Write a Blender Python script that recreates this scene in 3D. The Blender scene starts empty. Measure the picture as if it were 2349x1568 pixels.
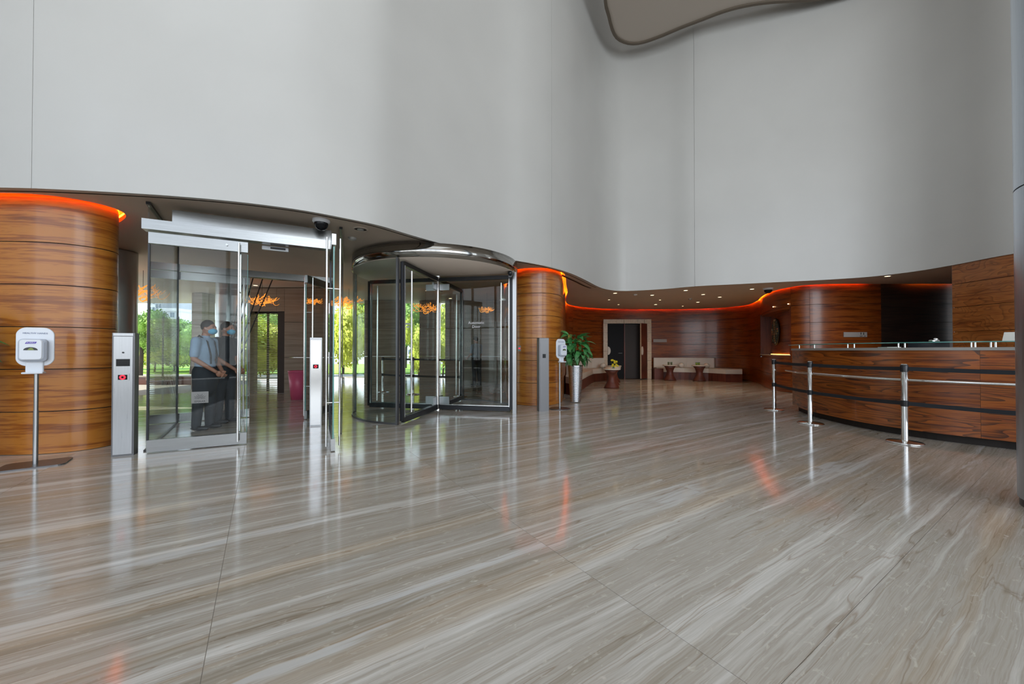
import bpy, math, random
from mathutils import Vector, Matrix
R = random.Random(7)
sc = bpy.context.scene
COL = sc.collection
PI = math.pi

# ------------------------------------------------------------------ camera
F, CX, H, HOR, W = 880.0, 1174.5, 1.15, 804.0, 2349.0
PITCH = 0.0105
CYP = HOR - F * math.tan(PITCH)
cam_d = bpy.data.cameras.new('camera')
cam = bpy.data.objects.new('camera', cam_d)
COL.objects.link(cam)
cam.location = (0, 0, H)
cam.rotation_euler = (PI / 2 + PITCH, 0, 0)
cam_d.sensor_fit = 'HORIZONTAL'
cam_d.sensor_width = 36
cam_d.lens = F / W * 36
cam_d.shift_y = (CYP - 784.0) / W
cam_d.clip_start = 0.05
cam_d.clip_end = 400
sc.camera = cam

# ------------------------------------------------------------------ world, sun, daylight through the rear glazing and added area lights, exposure
world = bpy.data.worlds.new('sky')
sc.world = world
world.use_nodes = True
wn = world.node_tree
wn.nodes.clear()
wo = wn.nodes.new('ShaderNodeOutputWorld')
wb = wn.nodes.new('ShaderNodeBackground')
tcw = wn.nodes.new('ShaderNodeTexCoord')
sep = wn.nodes.new('ShaderNodeSeparateXYZ')
rmp = wn.nodes.new('ShaderNodeValToRGB')
rmp.color_ramp.elements[0].position = 0.0
rmp.color_ramp.elements[0].color = (0.93, 0.97, 1.0, 1)
rmp.color_ramp.elements[1].position = 0.8
rmp.color_ramp.elements[1].color = (0.42, 0.62, 0.95, 1)
wn.links.new(tcw.outputs['Generated'], sep.inputs[0])
wn.links.new(sep.outputs['Z'], rmp.inputs[0])
wn.links.new(rmp.outputs[0], wb.inputs[0])
wb.inputs[1].default_value = 2.9
wn.links.new(wb.outputs[0], wo.inputs[0])

def light(kind, name, loc, rot, energy, color, **kw):
    d = bpy.data.lights.new(name, kind)
    d.energy = energy
    d.color = color
    for k, v in kw.items():
        setattr(d, k, v)
    o = bpy.data.objects.new(name, d)
    COL.objects.link(o)
    o.location = loc
    o.rotation_euler = rot
    return o

def aim(v):
    return Vector(v).to_track_quat('-Z', 'Y').to_euler()
light('SUN', 'sun', (0, 0, 40), aim((.72, .22, -.66)), 9.0, (1, .95, .82), angle=0.01)
# rear light stands for the glazing; right, left and overhead lights are added
light('AREA', 'daylight_fill', (14.3, -3.6, 5.2), aim((-.88, .42, -.02)), 600, (.82, .92, 1), shape='RECTANGLE', size=8.5, size_y=8.5)
light('AREA', 'daylight_fill', (7.5, -9.4, 5.2), aim((-.3, 1, -.02)), 730, (.88, .94, 1), shape='RECTANGLE', size=9, size_y=8)
light('AREA', 'daylight_fill', (-12.9, -4.2, 5.0), aim((.9, .36, -.03)), 150, (.60, .80, 1), shape='RECTANGLE', size=8.5, size_y=8)
light('AREA', 'overhead_fill', (-2.5, -2.0, 11.8), (0, 0, 0), 330, (.84, .93, 1), shape='RECTANGLE', size=9, size_y=9)

sc.view_settings.view_transform = 'Standard'
sc.view_settings.look = 'None'
sc.view_settings.exposure = -0.13
sc.view_settings.gamma = 1.0
sc.view_settings.use_curve_mapping = False
cy = sc.cycles
cy.max_bounces = 9
cy.diffuse_bounces = 4
cy.glossy_bounces = 4
cy.transmission_bounces = 6
cy.transparent_max_bounces = 24
cy.sample_clamp_indirect = 6
cy.caustics_reflective = False
cy.caustics_refractive = False

# ------------------------------------------------------------------ helpers: picture -> world
def ray(px, py):
    a, b = (px - CX) / F, (CYP - py) / F
    return Vector((a, math.cos(PITCH) - b * math.sin(PITCH), math.sin(PITCH) + b * math.cos(PITCH)))

def fl(px, py, z=0.0):
    r = ray(px, py)
    t = (z - H) / r.z
    return Vector((r.x * t, r.y * t, z))

def at(px, py, Y):
    r = ray(px, py)
    t = Y / r.y
    return Vector((r.x * t, Y, H + r.z * t))

# ------------------------------------------------------------------ helpers: paths
def smooth_path(pts, step=0.1):
    P = [Vector((p[0], p[1], 0)) for p in pts]
    P = [P[0] * 2 - P[1]] + P + [P[-1] * 2 - P[-2]]
    out = []
    for i in range(1, len(P) - 2):
        p0, p1, p2, p3 = P[i - 1], P[i], P[i + 1], P[i + 2]
        n = max(2, int((p2 - p1).length / step))
        for k in range(n):
            t = k / n
            out.append(0.5 * ((2 * p1) + (p2 - p0) * t + (2 * p0 - 5 * p1 + 4 * p2 - p3) * t * t + (3 * p1 - p0 - 3 * p2 + p3) * t ** 3))
    out.append(P[-2].copy())
    return [(v.x, v.y) for v in out]

def offset(pts, d):
    out = []
    for i, p in enumerate(pts):
        a = Vector(pts[max(0, i - 1)])
        b = Vector(pts[min(len(pts) - 1, i + 1)])
        t = (b - a).normalized()
        out.append((p[0] - t.y * d, p[1] + t.x * d))
    return out

def arclen(pts):
    s = [0.0]
    for a, b in zip(pts, pts[1:]):
        s.append(s[-1] + math.hypot(b[0] - a[0], b[1] - a[1]))
    return s

def subpath(pts, s0, s1):
    s = arclen(pts)
    def at_s(v):
        for i in range(len(s) - 1):
            if s[i + 1] >= v or i == len(s) - 2:
                t = (v - s[i]) / max(1e-9, s[i + 1] - s[i])
                t = min(max(t, 0), 1)
                return (pts[i][0] + (pts[i + 1][0] - pts[i][0]) * t, pts[i][1] + (pts[i + 1][1] - pts[i][1]) * t)
    mid = [p for p, v in zip(pts, s) if s0 + 1e-4 < v < s1 - 1e-4]
    return [at_s(s0)] + mid + [at_s(s1)]

def s_at_px(pts, px):
    """arc length where the path crosses the bearing of a picture column"""
    s = arclen(pts)
    k = (px - CX) / F
    for i in range(len(pts) - 1):
        a = pts[i][0] - k * pts[i][1]
        b = pts[i + 1][0] - k * pts[i + 1][1]
        if a * b <= 0:
            t = a / (a - b) if a != b else 0
            return s[i] + (s[i + 1] - s[i]) * t
    return s[-1]

# ------------------------------------------------------------------ helpers: meshes
# the wood walls' room side: for PIER walking from the porch round the pier to the lounge the room lies to the left of x but check by sign
def side_of(path, pt):
    i = min(range(len(path) - 1), key=lambda k: (path[k][0] - pt[0]) ** 2 + (path[k][1] - pt[1]) ** 2)
    t = Vector(path[i + 1]) - Vector(path[i])
    d = Vector(pt) - Vector(path[i])
    return 1 if t.x * d.y - t.y * d.x > 0 else -1

class MB:
    def __init__(self):
        self.v, self.f, self.uv, self.sm, self.mi = [], [], {}, set(), {}
        self.cur = 0
    def add(self, vs, fs, smooth=False, M=None, uvs=None):
        b = len(self.v)
        for p in vs:
            p = Vector(p)
            self.v.append(tuple(M @ p if M is not None else p))
        for j, f in enumerate(fs):
            k = len(self.f)
            self.f.append([b + i for i in f])
            self.mi[k] = self.cur
            if smooth:
                self.sm.add(k)
            if uvs:
                self.uv[k] = [uvs[i] for i in f]
        return self
    def box(self, c, s, M=None, bev=0.0):
        x, y, z = s[0] / 2, s[1] / 2, s[2] / 2
        if bev <= 0:
            vs = [(c[0] + i * x, c[1] + j * y, c[2] + k * z) for k in (-1, 1) for j in (-1, 1) for i in (-1, 1)]
            self.add(vs, [(0, 2, 3, 1), (4, 5, 7, 6), (0, 1, 5, 4), (2, 6, 7, 3), (0, 4, 6, 2), (1, 3, 7, 5)], M=M)
        else:
            o = rounded(s[0], s[1], bev, 3)
            T = Matrix.Translation(Vector(c))
            self.prism(o, -z + 0, z, M=(M @ T if M is not None else T), top_in=min(bev, z) * .6)
        return self
    def prism(self, poly, z0, z1, M=None, smooth=False, top_in=0.0):
        n = len(poly)
        if top_in > 0:
            cx = sum(p[0] for p in poly) / n
            cy_ = sum(p[1] for p in poly) / n
            w = max(abs(p[0] - cx) for p in poly)
            h = max(abs(p[1] - cy_) for p in poly)
            def shr(q):
                return [(cx + (p[0] - cx) * (1 - q / w), cy_ + (p[1] - cy_) * (1 - q / h)) for p in poly]
            rings = [(shr(top_in), z0), (poly, z0 + top_in), (poly, z1 - top_in), (shr(top_in), z1)]
        else:
            rings = [(poly, z0), (poly, z1)]
        for (A, za), (B, zb) in zip(rings, rings[1:]):
            vs = [(p[0], p[1], za) for p in A] + [(p[0], p[1], zb) for p in B]
            self.add(vs, [(i, (i + 1) % n, n + (i + 1) % n, n + i) for i in range(n)], smooth, M)
        self.add([(p[0], p[1], rings[0][1]) for p in rings[0][0]], [list(range(n))[::-1]], False, M)
        self.add([(p[0], p[1], rings[-1][1]) for p in rings[-1][0]], [list(range(n))], False, M)
        return self
    def lathe(self, prof, n=32, c=(0, 0, 0), M=None, smooth=True, cap=True):
        m = len(prof)
        vs = []
        for r, z in prof:
            for k in range(n):
                a = 2 * PI * k / n
                vs.append((c[0] + r * math.cos(a), c[1] + r * math.sin(a), c[2] + z))
        fs = []
        for i in range(m - 1):
            for k in range(n):
                k2 = (k + 1) % n
                fs.append((i * n + k, i * n + k2, (i + 1) * n + k2, (i + 1) * n + k))
        self.add(vs, fs, smooth, M)
        if cap:
            self.add(vs[:n], [list(range(n))[::-1]], False, M)
            self.add(vs[-n:], [list(range(n))], False, M)
        return self
    def cyl(self, p0, p1, r, n=16, r1=None):
        return self.tube([p0, p1], r, n, r1)
    def tube(self, pts, r, n=10, r1=None, closed_ends=True):
        P = [Vector(p) for p in pts]
        m = len(P)
        up = Vector((0, 0, 1))
        rings = []
        N = None
        for i, p in enumerate(P):
            t = (P[min(i + 1, m - 1)] - P[max(i - 1, 0)]).normalized()
            if N is None:
                a = up if abs(t.z) < .95 else Vector((1, 0, 0))
                N = (a - t * a.dot(t)).normalized()
            else:
                N = (N - t * N.dot(t)).normalized()
            B = t.cross(N)
            rr = r if r1 is None else r + (r1 - r) * i / (m - 1)
            if isinstance(r, (list, tuple)):
                rr = r[i]
            rings.append([p + (N * math.cos(2 * PI * k / n) + B * math.sin(2 * PI * k / n)) * rr for k in range(n)])
        vs = [q for g in rings for q in g]
        fs = [(i * n + k, i * n + (k + 1) % n, (i + 1) * n + (k + 1) % n, (i + 1) * n + k) for i in range(m - 1) for k in range(n)]
        self.add(vs, fs, True)
        if closed_ends:
            self.add(rings[0], [list(range(n))[::-1]])
            self.add(rings[-1], [list(range(n))])
        return self
    def ball(self, c, r, n=12, m=8, M=None):
        if not isinstance(r, (list, tuple)):
            r = (r, r, r)
        vs = [(c[0], c[1], c[2] - r[2])]
        for i in range(1, m):
            p = -PI / 2 + PI * i / m
            for k in range(n):
                a = 2 * PI * k / n
                vs.append((c[0] + r[0] * math.cos(p) * math.cos(a), c[1] + r[1] * math.cos(p) * math.sin(a), c[2] + r[2] * math.sin(p)))
        vs.append((c[0], c[1], c[2] + r[2]))
        fs = [(0, 1 + (k + 1) % n, 1 + k) for k in range(n)]
        for i in range(m - 2):
            for k in range(n):
                a, b = 1 + i * n + k, 1 + i * n + (k + 1) % n
                fs.append((a, b, b + n, a + n))
        t = len(vs) - 1
        fs += [(t, 1 + (m - 2) * n + k, 1 + (m - 2) * n + (k + 1) % n) for k in range(n)]
        return self.add(vs, fs, True, M)
    def strip(self, path, z0, z1, t, side=1, uoff=0.0, voff=0.0, bow=0.0):
        """a board that follows a plan path; its face lies t in front of the path (side +1 = left of it)"""
        fr = offset(path, side * t)
        s = arclen(path)
        n = len(path)
        uv = [(s[i] + uoff, z0 + voff) for i in range(n)] + [(s[i] + uoff, z1 + voff) for i in range(n)]
        q = [(i, i + 1, n + i + 1, n + i) if side < 0 else (i + 1, i, n + i, n + i + 1) for i in range(n - 1)]
        self.add([(p[0], p[1], z0) for p in fr] + [(p[0], p[1], z1) for p in fr], q, True, uvs=uv)
        qb = [tuple(reversed(f)) for f in q]
        self.add([(p[0], p[1], z0) for p in path] + [(p[0], p[1], z1) for p in path], qb, True, uvs=uv)
        for z, rev in ((z0, side < 0), (z1, side > 0)):
            vs = [(p[0], p[1], z) for p in fr] + [(p[0], p[1], z) for p in path]
            uu = [(s[i] + uoff, z + voff) for i in range(n)] * 2
            qq = [(i, n + i, n + i + 1, i + 1) for i in range(n - 1)]
            if rev:
                qq = [tuple(reversed(f)) for f in qq]
            self.add(vs, qq, uvs=uu)
        for i in (0, n - 1):
            vs = [(fr[i][0], fr[i][1], z0), (path[i][0], path[i][1], z0), (path[i][0], path[i][1], z1), (fr[i][0], fr[i][1], z1)]
            f = (0, 1, 2, 3)
            self.add(vs, [f if (i == 0) == (side > 0) else f[::-1]], uvs=[(0 + uoff, z0 + voff), (t + uoff, z0 + voff), (t + uoff, z1 + voff), (uoff, z1 + voff)])
        return self
    def mesh(self, name, mats):
        me = bpy.data.meshes.new(name)
        me.from_pydata(self.v, [], self.f)
        if not isinstance(mats, (list, tuple)):
            mats = [mats]
        for m in mats:
            me.materials.append(m)
        if self.uv:
            l = me.uv_layers.new(name='UVMap')
            for p in me.polygons:
                u = self.uv.get(p.index)
                if u:
                    for j, li in enumerate(p.loop_indices):
                        l.data[li].uv = u[j]
        for p in me.polygons:
            if p.index in self.sm:
                p.use_smooth = True
            p.material_index = min(self.mi.get(p.index, 0), len(mats) - 1)
        me.update()
        return me
    def build(self, name, mats, parent=None, label=None, kind=None, M=None):
        o = bpy.data.objects.new(name, self.mesh(name, mats))
        COL.objects.link(o)
        if parent is not None:
            o.parent = parent
        if M is not None:
            o.matrix_local = M
        if label:
            o['label'] = label
        if kind:
            o['kind'] = kind
        return o

def rounded(w, h, r, k=5):
    o = []
    for cx, cy_, a0 in ((w / 2 - r, h / 2 - r, 0), (-w / 2 + r, h / 2 - r, 90), (-w / 2 + r, -h / 2 + r, 180), (w / 2 - r, -h / 2 + r, 270)):
        for i in range(k + 1):
            a = math.radians(a0 + 90 * i / k)
            o.append((cx + r * math.cos(a), cy_ + r * math.sin(a)))
    return o

def thing(name, label, cat, loc=(0, 0, 0), rz=0.0, group=None):
    o = bpy.data.objects.new(name, None)
    o.empty_display_size = .1
    COL.objects.link(o)
    o.location = loc
    o.rotation_euler = (0, 0, rz)
    return tag(o, label, cat, group)

def tag(o, label, cat, group=None):
    o['label'] = label
    o['category'] = cat
    if group:
        o['group'] = group
    return o

def struct(o):
    o['kind'] = 'structure'
    return o

def copy_tree(o, parent=None):
    c = o.copy()
    COL.objects.link(c)
    c.parent = parent
    for ch in list(o.children):
        copy_tree(ch, c)
    return c

UPR = Matrix.Rotation(PI / 2, 4, 'X')   # plan shape -> upright, its face towards -Y

def text_mesh(txt, size, extr=0.0008, align='CENTER'):
    cu = bpy.data.curves.new('lettering', 'FONT')
    cu.body = txt
    cu.size = size
    cu.extrude = extr
    cu.align_x = align
    cu.resolution_u = 2
    o = bpy.data.objects.new('lettering', cu)
    COL.objects.link(o)
    dg = bpy.context.evaluated_depsgraph_get()
    me = bpy.data.meshes.new_from_object(o.evaluated_get(dg))
    bpy.data.objects.remove(o)
    return me

def lettering(txt, size, mat, parent, M, label=None, extr=0.0008, align='CENTER', name='lettering'):
    me = text_mesh(txt, size, extr, align)
    me.materials.clear()
    me.materials.append(mat)
    o = bpy.data.objects.new(name, me)
    COL.objects.link(o)
    o.parent = parent
    o.matrix_local = M
    if label:
        o['label'] = label
    return o

# ------------------------------------------------------------------ materials
def new_mat(name):
    m = bpy.data.materials.new(name)
    m.use_nodes = True
    nt = m.node_tree
    b = nt.nodes['Principled BSDF']
    return m, nt, b

def N(nt, t, **kw):
    n = nt.nodes.new(t)
    for k, v in kw.items():
        setattr(n, k, v)
    return n

def plain(name, col, rough=.5, metal=0.0, coat=0.0, emis=None, es=0.0, noise=0.0, nscale=8.0, spec=None):
    m, nt, b = new_mat(name)
    b.inputs['Base Color'].default_value = (*col, 1)
    b.inputs['Roughness'].default_value = rough
    b.inputs['Metallic'].default_value = metal
    b.inputs['Coat Weight'].default_value = coat
    b.inputs['Coat Roughness'].default_value = .08
    if spec is not None:
        b.inputs['Specular IOR Level'].default_value = spec
    if emis:
        b.inputs['Emission Color'].default_value = (*emis, 1)
        b.inputs['Emission Strength'].default_value = es
    if noise > 0:
        tc = N(nt, 'ShaderNodeTexCoord')
        no = N(nt, 'ShaderNodeTexNoise')
        no.inputs['Scale'].default_value = nscale
        no.inputs['Detail'].default_value = 5
        cr = N(nt, 'ShaderNodeValToRGB')
        cr.color_ramp.elements[0].position = .3
        cr.color_ramp.elements[1].position = .7
        cr.color_ramp.elements[0].color = (*[c * (1 - noise) for c in col], 1)
        cr.color_ramp.elements[1].color = (*[min(1, c * (1 + noise)) for c in col], 1)
        nt.links.new(tc.outputs['Object'], no.inputs['Vector'])
        nt.links.new(no.outputs[0], cr.inputs[0])
        nt.links.new(cr.outputs[0], b.inputs['Base Color'])
    return m

def brushed(name, col, rough=.28, stretch=(60, 60, 1.2), amt=.12):
    m, nt, b = new_mat(name)
    b.inputs['Metallic'].default_value = 1
    tc = N(nt, 'ShaderNodeTexCoord')
    mp = N(nt, 'ShaderNodeMapping')
    mp.inputs['Scale'].default_value = stretch
    no = N(nt, 'ShaderNodeTexNoise')
    no.inputs['Scale'].default_value = 3
    no.inputs['Detail'].default_value = 4
    mr = N(nt, 'ShaderNodeMapRange')
    mr.inputs['To Min'].default_value = rough - amt * .5
    mr.inputs['To Max'].default_value = rough + amt * .5
    cr = N(nt, 'ShaderNodeValToRGB')
    cr.color_ramp.elements[0].color = (*[c * .85 for c in col], 1)
    cr.color_ramp.elements[1].color = (*[min(1, c * 1.1) for c in col], 1)
    nt.links.new(tc.outputs['Object'], mp.inputs[0])
    nt.links.new(mp.outputs[0], no.inputs['Vector'])
    nt.links.new(no.outputs[0], mr.inputs[0])
    nt.links.new(mr.outputs[0], b.inputs['Roughness'])
    nt.links.new(no.outputs[0], cr.inputs[0])
    nt.links.new(cr.outputs[0], b.inputs['Base Color'])
    return m

def wood(name, dark, mid, light_, fig=0.0, rough=.32, coat=.5, coord='UV', sc_=(1.0, 1.0), figscale=(.55, 3.2)):
    """veneer with the grain running along u; fig > 0 adds the dark nested lines of a cathedral figure"""
    m, nt, b = new_mat(name)
    L = nt.links.new
    tc = N(nt, 'ShaderNodeTexCoord')
    src = tc.outputs[coord]
    oi = N(nt, 'ShaderNodeObjectInfo')
    cmb = N(nt, 'ShaderNodeCombineXYZ')
    mu = N(nt, 'ShaderNodeMath', operation='MULTIPLY')
    mu.inputs[1].default_value = 37.0
    L(oi.outputs['Random'], mu.inputs[0])
    L(mu.outputs[0], cmb.inputs[2])
    add = N(nt, 'ShaderNodeVectorMath', operation='ADD')
    L(src, add.inputs[0])
    L(cmb.outputs[0], add.inputs[1])
    def noise(sx, sy, det, dist=0.0):
        mp = N(nt, 'ShaderNodeMapping')
        mp.inputs['Scale'].default_value = (sx * sc_[0], sy * sc_[1], 1)
        no = N(nt, 'ShaderNodeTexNoise')
        no.inputs['Scale'].default_value = 1
        no.inputs['Detail'].default_value = det
        no.inputs['Distortion'].default_value = dist
        L(add.outputs[0], mp.inputs[0])
        L(mp.outputs[0], no.inputs['Vector'])
        return no.outputs[0]
    big = noise(.9, 15.0, 5, .7)
    fine = noise(3.0, 110.0, 5, .4)
    mott = noise(3.2, 24.0, 4, 1.4)
    mx = N(nt, 'ShaderNodeMath', operation='MULTIPLY_ADD')
    mx.inputs[1].default_value = .6
    L(fine, mx.inputs[0])
    L(big, mx.inputs[2])
    mx2 = N(nt, 'ShaderNodeMath', operation='MULTIPLY_ADD')
    mx2.inputs[1].default_value = .35
    L(mott, mx2.inputs[0])
    L(mx.outputs[0], mx2.inputs[2])
    cr = N(nt, 'ShaderNodeValToRGB')
    e = cr.color_ramp.elements
    e[0].position = .74
    e[0].color = (*dark, 1)
    e[1].position = 1.0
    e[1].color = (*light_, 1)
    ne = e.new(.92)
    ne.color = (*mid, 1)
    L(mx2.outputs[0], cr.inputs[0])
    out = cr.outputs[0]
    if fig > 0:
        f = noise(figscale[0], figscale[1], 1.5, .5)
        m1 = N(nt, 'ShaderNodeMath', operation='MULTIPLY')
        m1.inputs[1].default_value = 16
        L(f, m1.inputs[0])
        m2 = N(nt, 'ShaderNodeMath', operation='FRACT')
        L(m1.outputs[0], m2.inputs[0])
        c2 = N(nt, 'ShaderNodeValToRGB')
        c2.color_ramp.elements[0].position = .0
        c2.color_ramp.elements[0].color = (1, 1, 1, 1)
        c2.color_ramp.elements[1].position = 1.0
        c2.color_ramp.elements[1].color = (.25, .25, .25, 1)
        g = c2.color_ramp.elements.new(.62)
        g.color = (.8, .8, .8, 1)
        g = c2.color_ramp.elements.new(.97)
        g.color = (.18, .18, .18, 1)
        L(m2.outputs[0], c2.inputs[0])
        mix = N(nt, 'ShaderNodeMixRGB', blend_type='MULTIPLY')
        mix.inputs[0].default_value = fig
        L(out, mix.inputs[1])
        L(c2.outputs[0], mix.inputs[2])
        out = mix.outputs[0]
    L(out, b.inputs['Base Color'])
    b.inputs['Roughness'].default_value = rough
    b.inputs['Coat Weight'].default_value = coat
    b.inputs['Coat Roughness'].default_value = .12
    return m

def glass(name, tint=(.93, .955, .95), refl=1.30, rough=0.0):
    m, nt, b = new_mat(name)
    nt.nodes.remove(b)
    out = nt.nodes['Material Output']
    tr = N(nt, 'ShaderNodeBsdfTransparent')
    tr.inputs[0].default_value = (*tint, 1)
    gl = N(nt, 'ShaderNodeBsdfGlossy')
    gl.inputs['Roughness'].default_value = rough
    # Schlick curve on the facing angle, the same for both faces of the pane
    lw = N(nt, 'ShaderNodeLayerWeight')
    lw.inputs['Blend'].default_value = .5
    pw_ = N(nt, 'ShaderNodeMath', operation='POWER')
    pw_.inputs[1].default_value = 5
    fr = N(nt, 'ShaderNodeMath', operation='MULTIPLY_ADD')
    r0 = ((refl - 1) / (refl + 1)) ** 2
    fr.inputs[1].default_value = (1 - r0) * .6
    fr.inputs[2].default_value = r0
    nt.links.new(lw.outputs['Facing'], pw_.inputs[0])
    nt.links.new(pw_.outputs[0], fr.inputs[0])
    mx = N(nt, 'ShaderNodeMixShader')
    nt.links.new(fr.outputs[0], mx.inputs[0])
    nt.links.new(tr.outputs[0], mx.inputs[1])
    nt.links.new(gl.outputs[0], mx.inputs[2])
    nt.links.new(mx.outputs[0], out.inputs[0])
    return m

def travertine(name, ang=33.0):
    m, nt, b = new_mat(name)
    L = nt.links.new
    ge = N(nt, 'ShaderNodeNewGeometry')
    rot = N(nt, 'ShaderNodeMapping')
    rot.vector_type = 'POINT'
    rot.inputs['Rotation'].default_value = (0, 0, -math.radians(ang))
    L(ge.outputs['Position'], rot.inputs[0])
    oi = N(nt, 'ShaderNodeObjectInfo')
    mu = N(nt, 'ShaderNodeMath', operation='MULTIPLY')
    mu.inputs[1].default_value = .35
    L(oi.outputs['Random'], mu.inputs[0])
    cmb = N(nt, 'ShaderNodeCombineXYZ')
    L(mu.outputs[0], cmb.inputs[2])
    add = N(nt, 'ShaderNodeVectorMath', operation='ADD')
    L(rot.outputs[0], add.inputs[0])
    L(cmb.outputs[0], add.inputs[1])
    def noise(sx, sy, det, dist=0.0, off=0.0):
        mp = N(nt, 'ShaderNodeMapping')
        mp.inputs['Scale'].default_value = (sx, sy, 1)
        mp.inputs['Location'].default_value = (off, off, off)
        no = N(nt, 'ShaderNodeTexNoise')
        no.inputs['Scale'].default_value = 1
        no.inputs['Detail'].default_value = det
        no.inputs['Roughness'].default_value = .6
        no.inputs['Distortion'].default_value = dist
        L(add.outputs[0], mp.inputs[0])
        L(mp.outputs[0], no.inputs['Vector'])
        return no.outputs[0]
    # gentle wander of the veins, stronger away from the doors
    wv = N(nt, 'ShaderNodeTexNoise')
    wv.inputs['Scale'].default_value = 1.3
    wv.inputs['Detail'].default_value = 5
    L(add.outputs[0], wv.inputs['Vector'])
    wsub = N(nt, 'ShaderNodeVectorMath', operation='SUBTRACT')
    wsub.inputs[1].default_value = (.5, .5, .5)
    L(wv.outputs['Color'], wsub.inputs[0])
    wsc = N(nt, 'ShaderNodeVectorMath', operation='MULTIPLY')
    wsc.inputs[1].default_value = (0, .06, 0)
    L(wsub.outputs[0], wsc.inputs[0])
    add2 = N(nt, 'ShaderNodeVectorMath', operation='ADD')
    L(add.outputs[0], add2.inputs[0])
    L(wsc.outputs[0], add2.inputs[1])
    add = add2
    band = noise(.22, 8.5, 7, .25)
    fine = noise(1.6, 60.0, 6, .7, 5)
    tan = noise(.22, 4.0, 3, .6, 11)
    spot = noise(14.0, 40.0, 3, .8, 3)
    ma = N(nt, 'ShaderNodeMath', operation='MULTIPLY_ADD')
    ma.inputs[1].default_value = .38
    L(fine, ma.inputs[0])
    L(band, ma.inputs[2])
    cr = N(nt, 'ShaderNodeValToRGB')
    e = cr.color_ramp.elements
    e[0].position, e[0].color = .52, (.31, .27, .215, 1)
    e[1].position, e[1].color = .88, (.66, .64, .60, 1)
    for p, c in ((.60, (.385, .345, .285)), (.655, (.445, .41, .36)), (.69, (.375, .335, .28)), (.73, (.45, .415, .365)), (.79, (.53, .50, .455))):
        q = e.new(p)
        q.color = (*c, 1)
    L(ma.outputs[0], cr.inputs[0])
    ct = N(nt, 'ShaderNodeValToRGB')
    ct.color_ramp.elements[0].position = .52
    ct.color_ramp.elements[0].color = (1, 1, 1, 1)
    ct.color_ramp.elements[1].position = .70
    ct.color_ramp.elements[1].color = (1.0, .82, .60, 1)
    L(tan, ct.inputs[0])
    mx = N(nt, 'ShaderNodeMixRGB', blend_type='MULTIPLY')
    mx.inputs[0].default_value = .6
    L(cr.outputs[0], mx.inputs[1])
    L(ct.outputs[0], mx.inputs[2])
    # broad white calcite streaks and thin dark veins
    wh = noise(.30, 3.2, 5, .5, 23)
    cw = N(nt, 'ShaderNodeValToRGB')
    cw.color_ramp.elements[0].position = .595
    cw.color_ramp.elements[0].color = (0, 0, 0, 1)
    cw.color_ramp.elements[1].position = .64
    cw.color_ramp.elements[1].color = (.75, .75, .75, 1)
    L(wh, cw.inputs[0])
    mw = N(nt, 'ShaderNodeMixRGB', blend_type='MIX')
    L(cw.outputs[0], mw.inputs[0])
    L(mx.outputs[0], mw.inputs[1])
    mw.inputs[2].default_value = (.60, .60, .59, 1)
    dv = noise(.28, 5.0, 3, .4, 31)
    cd_ = N(nt, 'ShaderNodeValToRGB')
    cd_.color_ramp.elements[0].position = .494
    cd_.color_ramp.elements[0].color = (1, 1, 1, 1)
    cd_.color_ramp.elements[1].position = .506
    cd_.color_ramp.elements[1].color = (1, 1, 1, 1)
    q = cd_.color_ramp.elements.new(.50)
    q.color = (.72, .65, .58, 1)
    L(dv, cd_.inputs[0])
    mx = N(nt, 'ShaderNodeMixRGB', blend_type='MULTIPLY')
    mx.inputs[0].default_value = 1
    L(mw.outputs[0], mx.inputs[1])
    L(cd_.outputs[0], mx.inputs[2])
    cs = N(nt, 'ShaderNodeValToRGB')
    cs.color_ramp.elements[0].position = .60
    cs.color_ramp.elements[0].color = (0, 0, 0, 1)
    cs.color_ramp.elements[1].position = .78
    cs.color_ramp.elements[1].color = (1, 1, 1, 1)
    L(spot, cs.inputs[0])
    mx2 = N(nt, 'ShaderNodeMixRGB', blend_type='MIX')
    L(cs.outputs[0], mx2.inputs[0])
    L(mx.outputs[0], mx2.inputs[1])
    mx2.inputs[2].default_value = (.60, .56, .49, 1)
    L(mx2.outputs[0], b.inputs['Base Color'])
    rr = N(nt, 'ShaderNodeMapRange')
    rr.inputs['To Min'].default_value = .07
    rr.inputs['To Max'].default_value = .17
    L(band, rr.inputs[0])
    L(rr.outputs[0], b.inputs['Roughness'])
    b.inputs['IOR'].default_value = 1.56
    b.inputs['Specular IOR Level'].default_value = .62
    return m

def stone_wall(name):
    m, nt, b = new_mat(name)
    L = nt.links.new
    tc = N(nt, 'ShaderNodeTexCoord')
    mp = N(nt, 'ShaderNodeMapping')
    mp.inputs['Scale'].default_value = (.8, .8, 14)
    no = N(nt, 'ShaderNodeTexNoise')
    no.inputs['Detail'].default_value = 5
    no.inputs['Scale'].default_value = 1.2
    cr = N(nt, 'ShaderNodeValToRGB')
    cr.color_ramp.elements[0].position = .35
    cr.color_ramp.elements[0].color = (.25, .195, .15, 1)
    cr.color_ramp.elements[1].position = .7
    cr.color_ramp.elements[1].color = (.38, .31, .245, 1)
    L(tc.outputs['Object'], mp.inputs[0])
    L(mp.outputs[0], no.inputs['Vector'])
    L(no.outputs[0], cr.inputs[0])
    L(cr.outputs[0], b.inputs['Base Color'])
    b.inputs['Roughness'].default_value = .35
    return m

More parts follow.
